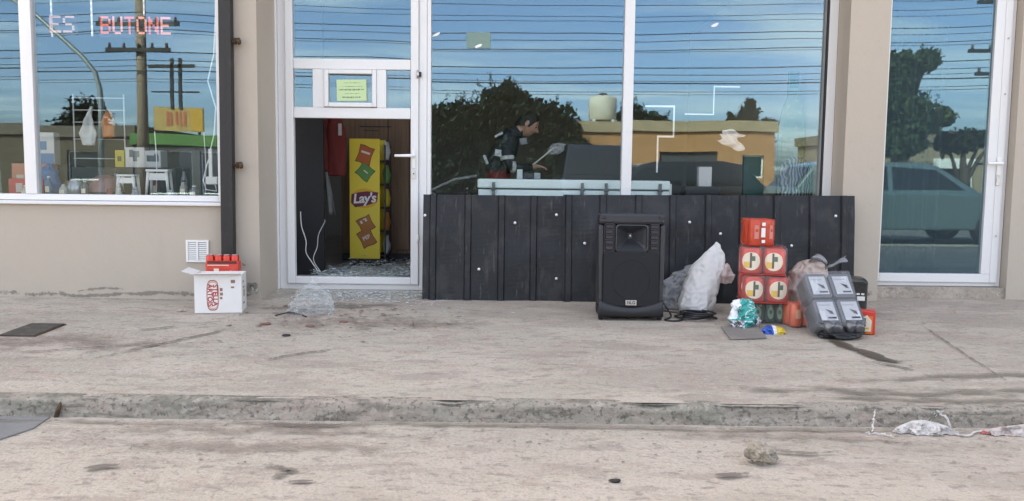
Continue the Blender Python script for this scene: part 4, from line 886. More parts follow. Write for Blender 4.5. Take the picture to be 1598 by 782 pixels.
def person():
    o = thing('person', 'person in dark jacket with pale reflective bands bending over behind the big window', 'person', (-.02, 1.24, .02))
    V = {'pel': (-.13, 0, .93, .135, .15), 'sp1': (-.12, 0, 1.05, .13, .145), 'ch': (-.07, 0, 1.18, .135, .17), 'nb': (.02, 0, 1.305, .075, .10), 'nk': (.075, 0, 1.345, .052, .052), 'hd': (.12, 0, 1.375, .07, .07)}
    E_ = [('pel', 'sp1'), ('sp1', 'ch'), ('ch', 'nb'), ('nb', 'nk'), ('nk', 'hd')]
    for s_, k in ((-1, 'l'), (1, 'r')):
        V.update({'sh'+k: (-.03, s_*.155, 1.25, .070, .070), 'up'+k: (-.045, s_*.215, 1.14, .060, .060), 'el'+k: (-.02, s_*.235, 1.0, .050, .050), 'fo'+k: (.09, s_*.19, .985, .042, .042), 'wr'+k: (.21, s_*.12, 1.0, .030, .030),
                  'pa'+k: (.265, s_*.10, 1.005, .030, .018),
                  'hp'+k: (-.12, s_*.09, .86, .10, .10), 'kn'+k: (-.08, s_*.10, .47, .062, .062), 'an'+k: (-.13, s_*.10, .09, .045, .045), 'ft'+k: (.02, s_*.115, .035, .045, .030)})
        E_ += [('ch', 'sh'+k), ('sh'+k, 'up'+k), ('up'+k, 'el'+k), ('el'+k, 'fo'+k), ('fo'+k, 'wr'+k), ('wr'+k, 'pa'+k), ('pel', 'hp'+k), ('hp'+k, 'kn'+k), ('kn'+k, 'an'+k), ('an'+k, 'ft'+k)]
        for j in range(4):
            L_ = (.052, .060, .056, .044)[j]; yy = s_*(.10-.028+.019*j)
            V['f%d%s1' % (j, k)] = (.29, yy, 1.0, .0095, .0095); V['f%d%s2' % (j, k)] = (.29+L_*.6, yy, .988, .0085, .0085); V['f%d%s3' % (j, k)] = (.29+L_*.85, yy, .965, .0075, .0075)
            E_ += [('pa'+k, 'f%d%s1' % (j, k)), ('f%d%s1' % (j, k), 'f%d%s2' % (j, k)), ('f%d%s2' % (j, k), 'f%d%s3' % (j, k))]
        V['th1'+k] = (.25, s_*.055, 1.0, .011, .011); V['th2'+k] = (.285, s_*.045, .99, .009, .009); E_ += [('wr'+k, 'th1'+k), ('th1'+k, 'th2'+k)]
    names = list(V); me = bpy.data.meshes.new('body'); me.from_pydata([V[k][:3] for k in names], [(names.index(a), names.index(b)) for a, b in E_], [])
    b = bpy.data.objects.new('body_tmp', me); COL.objects.link(b)
    b.modifiers.new('skin', 'SKIN'); sv = me.skin_vertices[0].data
    for i, k in enumerate(names): sv[i].radius = V[k][3:]; sv[i].use_root = (k == 'pel')
    sub = b.modifiers.new('sub', 'SUBSURF'); sub.levels = 2; sub.render_levels = 2
    bpy.context.view_layer.update()
    ev = bpy.data.meshes.new_from_object(b.evaluated_get(bpy.context.evaluated_depsgraph_get())); bpy.data.objects.remove(b)
    SKIN = mat('skin', (.46, .27, .19), .55); JACK = mat('navy_jacket', (.022, .025, .034), .8, layers=[(9, (.045, .048, .058), .5, .64, .8)], bump=(11, 1, .04)); TROU = mat('dark_red_trousers', (.20, .03, .035), .85); SHOE = mat('black_shoe', (.02, .02, .02), .5)
    ev.materials.clear()
    for m_ in (JACK, TROU, SKIN, SHOE): ev.materials.append(m_)
    for p in ev.polygons:
        c = p.center; p.use_smooth = True
        p.material_index = 3 if c.z < .09 else (1 if c.z < .955 and c.x < .06 else (2 if (c.x > .205 and c.z < 1.1) or (c.x > .06 and c.z > 1.335) else 0))
    for v in ev.vertices:                                # folds of the jacket and trousers
        c = v.co
        if c.z < 1.33 and c.x < .19 and c.z > .1:
            n_ = Vector((0, c.y, 0)); n_ = (Vector((c.x+.08, c.y, 0))).normalized(); k = 1-abs(noise.noise(Vector((c.x*13, c.y*13, c.z*22))))*2
            v.co = c+n_*(.011*k-.003)
    bo = bpy.data.objects.new('body', ev); COL.objects.link(bo); bo.parent = o
    # head: bowed, facing +X
    HM = Matrix.Translation((.155, 0, 1.40)) @ Matrix.Rotation(R(32), 4, 'Y')
    def headf(u, v):
        a = 2*math.pi*u; t = math.pi*v; x = math.sin(t)*math.cos(a); y = math.sin(t)*math.sin(a); z = -math.cos(t)
        px, py, pz = x*.098, y*.074, z*.118
        if z < -.1: px *= 1+.12*z if x < 0 else 1.0; py *= 1+.30*(z+.1)
        if x < 0 and z < -.3: px *= .75
        fr = max(0, x)
        px += .022*fr**6*math.exp(-((pz+.012)/.022)**2)*math.exp(-(py/.014)**2)*1.6       # nose
        px -= .010*fr**2*math.exp(-((pz-.012)/.014)**2)*math.exp(-((abs(py)-.030)/.014)**2)  # eye sockets
        px += .008*fr**4*math.exp(-((pz+.058)/.010)**2)*math.exp(-(py/.024)**2)             # lips
        px += .008*fr**3*math.exp(-((pz+.092)/.016)**2)*math.exp(-(py/.024)**2)             # chin
        return tuple(HM @ Vector((px, py, pz)))
    MB().grid(headf, 40, 34, 0, True, True).build('head', SKIN, o)
    for s_ in (-1, 1):
        MB().add(*[[tuple(HM @ Vector((-.008+.016*math.cos(q)*1.1, s_*(.073+.006*(k)), .0+.030*math.sin(q)))) for k in (0, 1) for q in [2*math.pi*i/12 for i in range(12)]], [tuple(range(12, 24)), tuple(range(11, -1, -1))] + [(i, (i+1) % 12, (i+1) % 12+12, i+12) for i in range(12)]]).build('ear', SKIN, o)
        e = MB().lathe([(.001, -.009), (.007, -.006), (.0095, 0), (.007, .006), (.001, .009)], 10).build('eye', INK, o); e.matrix_local = HM @ Matrix.Translation((.080, s_*.030, .013)) @ Matrix.Rotation(R(90), 4, 'Y')
    def hairf(u, v):
        a = 2*math.pi*u; t = math.pi*(.42+.58*v); x = math.sin(t)*math.cos(a); y = math.sin(t)*math.sin(a); z = -math.cos(t)
        k = 1.07+.03*noise.noise(Vector((x*5, y*5, z*5)))
        low = max(0, -x)*.055*(1-v)
        return tuple(HM @ Vector((x*.098*k-.006-(.022*max(0, x)*(1-v)), y*.074*k, z*.118*k+.004-low+.02*max(0, x)*(1-v))))
    MB().grid(hairf, 36, 14, 0, True, True).build('hair', mat('dark_hair', (.02, .015, .012), .6), o)
    REF = mat('reflective_band', (.64, .67, .67), .6, layers=[(30, (.30, .32, .32), .45, .6, .7)])
    def band(p, d, r, w):
        d = Vector(d).normalized(); q = d.to_track_quat('Z', 'Y').to_matrix().to_4x4()
        MB().lathe([(r, -w/2), (r+.004, -w/2+.003), (r+.004, w/2-.003), (r, w/2)], 22, M=Matrix.Translation(p) @ q).build('reflective_band', REF, o)
    band((-.034, -.227, 1.075), (-.1, .1, 1), .062, .036); band((-.034, .227, 1.075), (-.1, -.1, 1), .062, .036)
    band((.02, -.222, .995), (1, .3, -.05), .052, .034)
    for (x, y, z, w, h, ry) in ((-.115, -.165, 1.29, .085, .022, -28), (-.055, -.185, 1.235, .022, .07, -18), (-.11, -.235, 1.12, .075, .062, 8), (-.235, -.10, 1.06, .028, .09, -22)):
        q = MB().box(-w/2, w/2, -.004, .004, -h/2, h/2).build('reflective_patch', REF, o, bevel=.003); q.matrix_local = Matrix.Translation((x, y, z)) @ Matrix.Rotation(R(ry), 4, 'Y') @ Matrix.Rotation(R(-8), 4, 'X')
    q = MB().box(-.032, .032, -.004, .004, -.028, .028).build('chest_badge', mat('grey_badge', (.22, .24, .26), .6), o); q.matrix_local = Matrix.Translation((.115, -.13, 1.235)) @ Matrix.Rotation(R(-10), 4, 'Y')
    return o
person()
o = cable('wooden_stick', 'long pale stick held at a slant by the person behind the window', [(.14, 1.12, 1.0), (.25, 1.10, 1.09), (.38, 1.10, 1.20)], .008, mat('pale_wood', (.62, .60, .54), .6), 'stick')
tag(bag_mesh([(.36, 1.14, 1.13, .01, .01), (.37, 1.14, 1.135, .06, .03), (.41, 1.14, 1.19, .075, .035), (.43, 1.14, 1.235, .055, .025), (.43, 1.14, 1.245, .01, .01)], 60, 40, .022, 21, 12, 0, 1).build('white_rag', mat('grey_white_cloth', (.34, .35, .36), .8)), 'white cloth at the upper end of the slanted stick', 'cloth')
for (x, z, w, h, lb, c_) in ((.06, .93, .05, .085, 'pale tin standing on the freezer in front of the person', (.6, .66, .66)), (.215, .93, .055, .055, 'small grey tin on the freezer beside the pale tin', (.36, .4, .4)), (.14, .93, .09, .05, 'dark box between the two tins on the freezer', (.05, .06, .07))):
    o = MB().box(-w/2, w/2, -.025, .025, 0, h).build('tin', mat('tin_%d' % int(x*1000), c_, .5), bevel=.006); o.location = (x, .70, .906); tag(o, lb, 'tin')
o = MB()
def crump(u, v):
    x = -.13+.26*u; z = -.085+.17*v; k = noise.noise(Vector((x*16, z*16, 3))); w = (1-.55*abs(2*u-1)**2*(1 if v > .5 else .35))
    return (x*w+.03*math.sin(v*7), .018*k+.01*noise.noise(Vector((x*50, z*50, 1))), z*(.75+.5*noise.noise(Vector((x*9, 4, 0)))))
o = tag(o.grid(crump, 26, 18).build('crumpled_paper', BAGW, solid=.002), 'crumpled white paper stuck inside the big window', 'paper'); o.location = (1.765, .085, 1.25); o.rotation_euler = (0, R(24), 0)
TAPE = mat('white_tape', (.72, .73, .72), .5)
def tape(name, lb, pts, w=.013, y=.043):
    m = MB()
    for i in range(len(pts)-1):
        (x0, z0), (x1, z1) = pts[i], pts[i+1]
        m.box(min(x0, x1)-w/2, max(x0, x1)+w/2, y+.0012*(i % 2), y+.001+.0012*(i % 2), min(z0, z1)-w/2, max(z0, z1)+w/2)
    tag(m.build(name, TAPE), lb, 'tape', 'stepped white tape on the glass')
tape('window_tape', 'stepped white tape line on the glass beside the mullion', [(1.16, .98), (1.16, 1.26), (1.285, 1.262), (1.285, 1.50), (1.06, 1.502)])
tape('window_tape', 'faint stepped white tape line higher in the middle of the glass', [(1.375, 1.44), (1.60, 1.442), (1.60, 1.66), (1.80, 1.662)], .009)
o = bx(-.095, .095, -.004, 0, -.062, .062).build('square_sticker', mat('faded_green_sticker', (.22, .34, .30), .7, see=.25), bevel=.002); o.location = (-.285, .0305, 2.0); tag(o, 'faded square green sticker high on the big window', 'sticker')
for (x, z, lb) in ((-.62, 2.04, 'torn white sticker scrap high in the corner of the big window beside the door'), (-.285, 1.955, 'thin white scrap under the faded green sticker'), (1.585, 2.14, 'tiny white scrap high on the far pane of the big window')):
    o = rock_mesh(.022, int(z*50), (1.5, .08, .5), 2).build('paper_scrap', WHITE); o.location = (x, .027, z); o.rotation_euler = (0, R(-25), 0); tag(o, lb, 'paper scrap')
# bottle shaped standee, zebra bag, small box, dark board
o = thing('bottle_standee', 'tall yellowish green bottle shaped display standing inside at the end of the big window', 'display', (2.42, .62, .02))
m = MB(); prof = [(-.11, .60), (.11, .60), (.115, 1.35), (.085, 1.52), (.045, 1.62), (.042, 1.84), (-.042, 1.84), (-.045, 1.62), (-.085, 1.52), (-.115, 1.35)]
m.prism(prof, -.02, .02); m.build('cutout', mat('olive_card', (.13, .15, .05), .6, layers=[(6, (.07, .13, .05), .45, .6, .8), (15, (.26, .23, .10), .56, .66, .7)]), o, bevel=.004)
bx(-.08, .08, -.0235, -.0205, .85, 1.28).build('label', mat('olive_label', (.24, .22, .10), .5, layers=[(14, (.10, .13, .05), .5, .6, .8)]), o); bx(-.038, .038, -.0235, -.0205, 1.70, 1.83).build('neck_label', GREENG, o); bx(-.1, .1, -.1, .1, 0, .59).build('stand', INDARK, o)
ZEB = bpy.data.materials.new('zebra_print'); ZEB.use_nodes = True; nt = ZEB.node_tree
wv = nt.nodes.new('ShaderNodeTexWave'); wv.inputs['Scale'].default_value = 12; wv.inputs['Distortion'].default_value = 7; wv.inputs['Detail'].default_value = 1
tc = nt.nodes.new('ShaderNodeTexCoord'); nt.links.new(tc.outputs['Object'], wv.inputs['Vector']); cr = nt.nodes.new('ShaderNodeValToRGB'); cr.color_ramp.elements[0].position = .45; cr.color_ramp.elements[1].position = .52
cr.color_ramp.elements[0].color = (.01, .012, .015, 1); cr.color_ramp.elements[1].color = (.26, .27, .27, 1); nt.links.new(wv.outputs['Fac'], cr.inputs[0]); nt.links.new(cr.outputs[0], nt.nodes['Principled BSDF'].inputs['Base Color'])
o = bag_mesh([(0, 0, .62, .01, .01), (0, 0, .63, .13, .08), (0, 0, .85, .15, .09), (0, 0, 1.05, .13, .06), (0, 0, 1.12, .04, .03), (0, 0, 1.125, .004, .004)], 36, 20, .015, 31, 6).build('zebra_bag', ZEB); o.location = (2.40, .42, 0)
tag(o, 'black and white zebra striped bag inside at the end of the big window', 'bag')
tag(bx(1.95, 2.46, .30, .75, .02, .63).build('low_counter', INDARK), 'low dark counter under the zebra bag and display', 'counter')
tag(bx(1.50, 1.80, .55, .75, .02, .86).build('dark_stand', INDARK), 'dark plinth carrying the small white box behind the big window', 'plinth')
tag(bx(1.62, 1.73, .58, .66, .861, 1.03).build('white_box', WHITEP), 'small white box standing alone behind the lower edge of the big window', 'box')
tag(bx(2.10, 2.28, .9, .96, .02, 1.15).build('green_board', mat('dark_green_card', (.03, .10, .08), .6)), 'dark green board behind the zebra bag', 'board')

# notice in the door hatch
o = bx(-.118, .118, -.0015, .0015, -.083, .083).build('notice', mat('pale_green_paper', (.52, .68, .38), .8)); o.location = (-1.283, -.0235, 1.592); o.rotation_euler = (0, R(-1), 0)
tag(o, 'pale green handwritten notice in the little hatch window of the broken door', 'notice')
m = MB(); rg = random.Random(12)
for row, (z, w) in enumerate(((.058, .12), (.030, .16), (.005, .19), (-.025, .11), (-.055, .15))):
    x = -w/2
    while x < w/2:
        ww = rg.uniform(.006, .02); h = .0035 if row in (0, 1, 3) else .010
        m.box(x, x+ww, -.0026, -.0016, z-h/2+rg.uniform(-.002, .002), z+h/2); x += ww+rg.uniform(.003, .008)
m.build('handwriting', mat('faded_pen', (.16, .24, .16), .8), o)

# ================================================================== INSIDE: left window display
LEDM = mat('led_red', (.5, .1, .08), .5, glow=((1, .22, .18), .075)); LEDP = mat('led_pink', (.5, .2, .18), .5, glow=((1, .42, .38), .085)); LEDW = mat('led_pale', (.6, .4, .4), .5, glow=((1, .5, .45), .032))
DOTS = {'B': '11110 10001 10001 11110 10001 10001 11110', 'U': '10001 10001 10001 10001 10001 10001 01110', 'T': '11111 00100 00100 00100 00100 00100 00100', 'O': '01110 10001 10001 10001 10001 10001 01110',
        'N': '10001 11001 11001 10101 10011 10011 10001', 'E': '11111 10000 10000 11110 10000 10000 11111', 'S': '01111 10000 10000 01110 00001 00001 11110'}
def led(word, x, z, w, h, mt, label):
    """Dot matrix letters on a dark see-through mesh."""
    o = thing('led_lettering', label, 'led sign', (x, -.16, z)); n = len(word); px = w/(n*6-1); pz = h/7
    for k, ch in enumerate(word):
        m = MB()
        for r, row in enumerate(DOTS[ch].split()):
            for c, b in enumerate(row):
                if b == '1':
                    X = -w/2+(k*6+c+.5)*px; Z = h/2-(r+.5)*pz; m.box(X-px*.44, X+px*.44, -.004, .004, Z-pz*.42, Z+pz*.42)
        m.build('letter', mt[k % len(mt)], o)
    bx(-w/2-.02, w/2+.02, .012, .016, -h/2-.02, h/2+.02).build('backing_mesh', mat('wire_grid', (.16, .16, .17), .5, see=.86), o)
    return o
led('BUTONE', -2.918, 2.052, .54, .135, [LEDM, LEDP], 'lit pale red lettering reading BUTONE high in the display window')
led('ES', -3.485, 2.055, .19, .13, [LEDW], 'dim lit lettering reading ES between two white light strips')
for x, lb, z0 in ((-3.73, 'outermost white light strip hanging behind the narrow pane', 1.97), (-3.575, 'white light strip hanging next to the window mullion', 1.96), (-3.265, 'white light strip hanging between the two lit words', 1.97), (-2.86, 'short white light strip hanging above the lit word', 2.13)):
    o = thing('light_strip', lb, 'light strip', (x, -.14, 0), group='white light strips in the display window')
    MB().box(-.007, .007, 0, .004, z0, 2.6).build('strip', WHITE, o)
    m = MB()
    for k in range(14): m.box(-.005, .005, -.004, -.0005, z0+.015+k*.045, z0+.035+k*.045)
    m.build('leds', mat('led_white', (.8, .8, .8), .4, glow=((.9, .97, 1), .08)), o)
tag(bx(-5.3, -2.2, -.36, .55, .60, .735).build('display_shelf', mat('shelf_grey', (.17, .18, .19), .6)), 'long low display shelf behind the left window', 'shelf')
tag(bx(-2.95, -2.2, .70, .74, .021, 1.15).build('backdrop_board', mat('grey_panel', (.09, .09, .105), .7)), 'dark grey panel standing behind the display shelf', 'panel')
def box_item(name, label, cat, x, y, z, w, d, h, c_, rz=0, face=None):
    o = thing(name, label, cat, (x, y, z), (0, 0, R(rz)))
    bx(-w/2, w/2, -d/2, d/2, 0, h).build('carton', mat(name+'_c%d' % int((abs(x)+z)*100), c_, .5), o, bevel=.004)
    if face:
        m = MB()
        for (fx, fz_, fw, fh) in face[1]: m.box(fx-fw/2, fx+fw/2, -d/2-.003, -d/2-.0005, fz_-fh/2, fz_+fh/2)
        m.build('print', mat(name+'_p%d' % int((abs(x)+z)*100), face[0], .5), o)
    return o
box_item('red_toy_box', 'red printed toy box behind the narrow pane', 'toy box', -3.80, -.12, .736, .26, .14, .13, (.55, .06, .06), 4, ((.6, .5, .45), [(-.05, .06, .05, .07), (.05, .07, .07, .04)]))
box_item('toy_box', 'patterned orange toy box behind the red toy box', 'toy box', -3.92, .16, .736, .30, .14, .25, (.48, .18, .12), -4, ((.5, .45, .35), [(-.08, .12, .06, .08), (.06, .16, .08, .06), (0, .2, .05, .04)]))
box_item('appliance_box', 'white appliance box with blue lower half behind the narrow pane', 'carton', -3.95, .40, .98, .17, .12, .27, (.6, .62, .6), 6, ((.08, .22, .42), [(0, .05, .16, .09), (0, .16, .05, .07)]))
tag(bx(-4.2, -3.7, .30, .54, .736, .975).build('riser', INDARK), 'dark riser under the white appliance box', 'riser')
o = box_item('appliance_box', 'white box with grey rounded appliance picture on the upper step', 'carton', -3.115, .25, .965, .155, .12, .165, (.62, .63, .60), 5, ((.16, .2, .22), [(0, .11, .07, .05), (0, .07, .03, .04), (-.03, .115, .03, .06)]))
box_item('appliance_box', 'pale box with dark appliance picture beside the grey rounded one', 'carton', -2.96, .25, .965, .135, .12, .14, (.50, .53, .54), -4, ((.05, .09, .12), [(0, .075, .10, .05), (.03, .1, .03, .03)]))
tag(bx(-3.6, -2.75, .12, .42, .736, .962).build('riser', INDARK), 'long dark riser under the two appliance boxes', 'riser')
box_item('yellow_packet', 'yellow packet standing left of the two appliance boxes', 'packet', -3.24, .22, .965, .075, .05, .14, (.55, .44, .05), 0, ((.1, .08, .03), [(0, .07, .03, .04)]))
for k, (x, lb) in enumerate(((-2.80, 'white plastic stool standing highest in the display'), (-3.02, 'small white plastic stool beneath the appliance boxes'))):
    s_ = (1, .8)[k]
    o = thing('plastic_stool', lb, 'stool', (x, -.08-.06*k, .736), (0, 0, R(8)), 'white stools in the display window')
    bx(-.085*s_, .085*s_, -.07, .07, .195*s_, .215*s_).build('seat', WHITE, o, bevel=.006)
    for sx in (-1, 1):
        for sy in (-1, 1):
            MB().tube([(sx*.085*s_, sy*.065, 0), (sx*.068*s_, sy*.052, .195*s_)], [.010, .013], 6).build('leg', WHITE, o)
    bx(-.07*s_, .07*s_, -.06, -.05, .13*s_, .185*s_).build('apron', WHITE, o)
DARKG = mat('dark_grey_toy', (.07, .075, .085), .5); MAUVE = mat('mauve_shell', (.25, .13, .13), .45)
o = thing('helmet', 'dark mauve round helmet lying on the display shelf', 'helmet', (-3.22, -.1, .736))
MB().lathe([(.14, 0), (.145, .02), (.135, .08), (.10, .135), (.05, .16), (.005, .168)], 24).build('shell', MAUVE, o); MB().lathe([(.149, .02), (.150, .03), (.146, .034)], 24).build('rim', INK, o)
o = thing('kettle', 'small glassy kettle with dark handle in front of the helmet', 'kettle', (-3.40, -.2, .736))
MB().lathe([(.055, 0), (.068, .02), (.065, .08), (.045, .12), (.04, .125)], 20).build('body', mat('kettle_grey', (.34, .38, .42), .25, .5), o); MB().tube([(.06, 0, .03), (.10, 0, .05), (.10, 0, .10), (.045, 0, .12)], .009, 8).build('handle', INK, o); MB().lathe([(.041, .126), (.03, .137), (.008, .145), (.008, .155)], 16).build('lid', INK, o)
tag(bag_mesh([(0, 0, 0, .01, .01), (0, 0, .004, .09, .07), (0, 0, .10, .10, .08), (0, 0, .20, .07, .06), (.01, 0, .25, .01, .01)], 30, 16, .02, 41, 9).build('blue_bag', mat('blue_bag', (.05, .15, .33), .5)), 'crumpled blue bag on the shelf next to the window mullion', 'bag').location = (-3.66, -.10, .736)
tag(bag_mesh([(0, 0, 0, .01, .01), (0, 0, .004, .11, .07), (0, 0, .06, .10, .07), (0, 0, .11, .05, .04), (.01, 0, .125, .004, .004)], 30, 14, .02, 43, 9).build('tan_bag', mat('tan_bag', (.30, .25, .17), .7)), 'tan cloth bag lying between the blue bag and kettle', 'bag').location = (-3.53, .02, .736)
for k, (x, y, w, h, c_, lb) in enumerate(((-3.05, -.24, .05, .09, (.55, .56, .55), 'white figurine standing before the small stool'), (-2.93, -.22, .06, .07, (.4, .42, .45), 'grey toy standing between the two stools'), (-3.13, -.22, .05, .06, (.35, .1, .1), 'little red toy beside the helmet'), (-2.68, -.15, .07, .05, (.5, .5, .5), 'pale saucer shaped toy right of the highest stool'))):
    o = thing('toy_figure', lb, 'toy', (x, y, .736)); mt = mat('toy_%d' % k, c_, .5)
    MB().lathe([(w*.5, 0), (w*.55, h*.1), (w*.35, h*.55), (w*.42, h*.7), (w*.25, h*.78)], 12).build('body', mt, o); MB().lathe([(.002, h*.72), (w*.32, h*.8), (w*.34, h*.92), (w*.2, h*1.08), (.002, h*1.12)], 12).build('head', mt, o)
SH = [(-3.60, -.22, .05, .15, (.06, .16, .30), 'narrow blue bottle at the mullion end of the display shelf'), (-3.47, -.25, .06, .10, (.42, .44, .40), 'squat pale jar next to the narrow blue bottle'), (-3.30, -.26, .05, .12, (.10, .12, .14), 'dark bottle between kettle and helmet'), (-3.17, -.02, .06, .20, (.16, .17, .18), 'tall dark bottle behind the helmet'),
      (-2.88, .02, .07, .17, (.30, .10, .09), 'dull red bottle behind the gap of the stools'), (-2.60, -.1, .06, .13, (.34, .32, .30), 'pale grey bottle right of the saucer toy'), (-2.48, -.2, .07, .09, (.12, .13, .15), 'low dark jar before the grey panel'), (-2.66, .06, .05, .22, (.20, .21, .24), 'tall grey bottle against the grey panel'), (-3.75, -.28, .05, .08, (.5, .46, .30), 'small yellowish jar before the blue bag')]
for k, (x, y, w, h, c_, lb) in enumerate(SH):
    o = thing('shelf_bottle', lb, 'bottle' if h > .1 else 'jar', (x, y, .736), group='bottles and jars on the display shelf'); mt = mat('bottle_%d' % k, c_, .3)
    MB().lathe([(w*.46, 0), (w*.5, h*.04), (w*.5, h*.62), (w*.22, h*.8), (w*.2, h*.92)], 14).build('body', mt, o); MB().lathe([(w*.23, h*.921), (w*.23, h), (w*.2, h*1.01)], 12).build('cap', INK if k % 2 else WHITE, o); bx(-w*.3, w*.3, -w*.53, -w*.47, h*.2, h*.5).build('label', CREAMLAB, o)
rk = thing('wire_rack', 'tall white wire display rack behind the left window', 'wire rack', (-3.40, .30, .736))
WIRE = mat('white_wire', (.55, .56, .56), .4)
for x in (-.26, .16): MB().tube([(x, 0, 0), (x, 0, .83)], .006, 6).build('upright', WIRE, rk)
for z in (.30, .46, .60, .70, .80): MB().tube([(-.27, 0, z), (.17, 0, z)], .005, 6).build('rod', WIRE, rk)
tag(bag_mesh([(0, 0, -.16, .01, .01), (0, 0, -.155, .06, .03), (0, 0, -.06, .07, .035), (0, 0, .02, .05, .03), (.01, 0, .10, .02, .015), (.03, 0, .16, .006, .006)], 30, 20, .016, 51, 8).build('white_carrier_bag', mat('pale_grey_bag', (.58, .62, .60), .5)), 'pale carrier bag hanging from the wire rack', 'bag').location = (-3.50, .22, 1.30)
tag(bag_mesh([(0, 0, -.16, .005, .005), (0, 0, -.15, .05, .03), (0, 0, -.03, .055, .03), (0, 0, .06, .025, .02), (0, 0, .07, .004, .004)], 24, 14, .01, 53, 9).build('orange_bag', mat('orange_bag', (.5, .17, .04), .5)), 'orange bag hanging beside the pale carrier bag', 'bag').location = (-3.335, .22, 1.36)
o = thing('power_adapter', 'white power adapter with cord hanging inside next to the steel upright', 'adapter', (-2.285, -.34, .87))
bx(-.045, .045, -.02, .02, -.03, .03).build('body', WHITE, o, bevel=.008)
for P, nm in (([(-.0, 0, .03), (-.02, 0, .20), (.02, 0, .35), (.035, 0, .55), (-.02, 0, .75), (.03, 0, .95), (.05, 0, 1.3)], 'cord'), ([(.02, 0, -.03), (.03, 0, -.08), (-.05, 0, -.07), (-.07, 0, .0), (-.04, 0, .12), (-.02, .01, .18)], 'cord')): MB().tube(P, .005, 6).build(nm, WHITE, o)
bx(-.026, .002, -.008, .008, .02, .24).build('plug_strip', WHITE, o, bevel=.004)
for x, lb in ((-2.84, 'thin white cord hanging behind the left window nearer the lettering'), (-2.45, 'thin white cord hanging behind the left window nearer the adapter')):
    cable('hanging_cord', lb, [(x, -.05, 1.25), (x+.01, -.05, 1.0), (x, -.05, .75)], .004, WHITE, 'cord')
# behind the glazed door: a pale curtain and plain room
CURT = mat('grey_curtain', (.07, .085, .085), .8)
m = MB()
def curt(u, v): return (2.95+.95*u, .95+.03*math.sin(u*44)+.012*math.sin(u*97), .05+2.4*v)
tag(m.grid(curt, 100, 4).build('curtain', CURT, solid=.004), 'dark grey curtain hanging inside the glazed door', 'curtain')

# ================================================================== ACROSS THE STREET (seen in the glass)
BARK = mat('bark', (.09, .065, .045), .9, layers=[(12, (.05, .04, .03), .4, .65, .8, (3, 3, .6))])
LEAFD = mat('dark_leaf', (.016, .026, .014), .8, spec=.2, layers=[(1.2, (.028, .038, .018), .45, .62, .9), (6, (.010, .016, .009), .5, .6, .7)])
LEAFG = mat('green_leaf', (.030, .052, .024), .8, spec=.2, layers=[(1.5, (.05, .075, .03), .45, .62, .9), (6, (.025, .045, .02), .5, .7, .6)])
def tree(name, label, loc, h, blobs, leaf, n, size, seed, group='trees across the street', needle=False):
    o = thing(name, label, 'tree', loc, group=group); rg = random.Random(seed); m = MB()
    top = max(b[2] for b in blobs); m.tube([(0, 0, -.1), (.03*h, .02*h, top*.45), (0, 0, top*.9)], [.045*h, .032*h, .012*h], 8)
    for bx_, by_, bz_, br in blobs: m.tube([(0, 0, top*.3), (bx_*.5, by_*.5, bz_*.6+top*.12), (bx_, by_, bz_)], [.022*h, .016*h, .006*h], 6)
    m.build('trunk', BARK, o)
    v, f = [], []; w = sum(b[3]**2 for b in blobs)
    for bx_, by_, bz_, br in blobs:
        for _ in range(int(n*br**2/w)):
            d = Vector((rg.gauss(0, 1), rg.gauss(0, 1), rg.gauss(0, 1))).normalized(); rr = br*(rg.random()**.42)
            k = 1+.45*noise.noise(d*2.3+Vector((seed+bx_, by_, bz_))); c = Vector((bx_, by_, bz_))+Vector((d.x, d.y, d.z*.85))*rr*k
            a = Vector((rg.gauss(0, 1), rg.gauss(0, 1), rg.gauss(0, 1))).normalized(); b = a.orthogonal().normalized(); s_ = size*rg.uniform(.6, 1.4)
            q = len(v); e = .35 if needle else .8
            v += [c-a*s_, c+b*s_*e, c+a*s_, c-b*s_*e+Vector((0, 0, .2*s_))]; f.append((q, q+1, q+2, q+3))
    for bx_, by_, bz_, br in blobs:                       # shoots that stick out of the crown
        for _ in range(int(26*br)):
            d = Vector((rg.gauss(0, 1), rg.gauss(0, 1), rg.gauss(.35, .8))).normalized(); L_ = br*rg.uniform(.95, 1.38)
            for q_ in range(16):
                c = Vector((bx_, by_, bz_))+d*L_*(.72+.28*q_/15)+Vector((rg.gauss(0, .05), rg.gauss(0, .05), rg.gauss(0, .05)))
                a = (d+Vector((rg.gauss(0, .6), rg.gauss(0, .6), rg.gauss(0, .6)))).normalized(); b = a.orthogonal().normalized(); s_ = size*rg.uniform(.4, .9)
                q = len(v); v += [c-a*s_, c+b*s_*.4, c+a*s_, c-b*s_*.4]; f.append((q, q+1, q+2, q+3))
    M_ = MB(); M_.v = [tuple(x) for x in v]; M_.f = f; M_.m = [0]*len(f); M_.sm = [False]*len(f); M_.build('crown', leaf, o); return o
tree('pine_tree', 'dark bushy tree at the near end of the row reflected in the big window', (-2.6, -23.6, -.36), 4, [(-.6, 0, 2.6, 1.1), (.4, .2, 3.2, 1.0), (.2, -.2, 1.6, 1.3), (-.4, 0, 1.0, 1.0)], LEAFD, 11000, .085, 1)
tree('pine_tree', 'tallest dark tree of the row reflected in the big window', (-.4, -23.4, -.36), 4.8, [(0, 0, 3.9, .95), (.7, .1, 3.5, .9), (-.7, 0, 3.1, 1.0), (.2, -.3, 2.2, 1.4), (0, 0, 1.1, 1.2), (.9, 0, 1.5, 1.0)], LEAFD, 14000, .085, 2)
tree('pine_tree', 'dark round topped tree beside the house with the water tank', (1.5, -23.8, -.36), 4.2, [(0, 0, 3.3, .8), (-.5, .1, 2.8, .9), (.4, 0, 2.4, .8), (0, -.2, 1.5, 1.2), (.2, 0, .8, .9)], LEAFD, 11000, .085, 3)
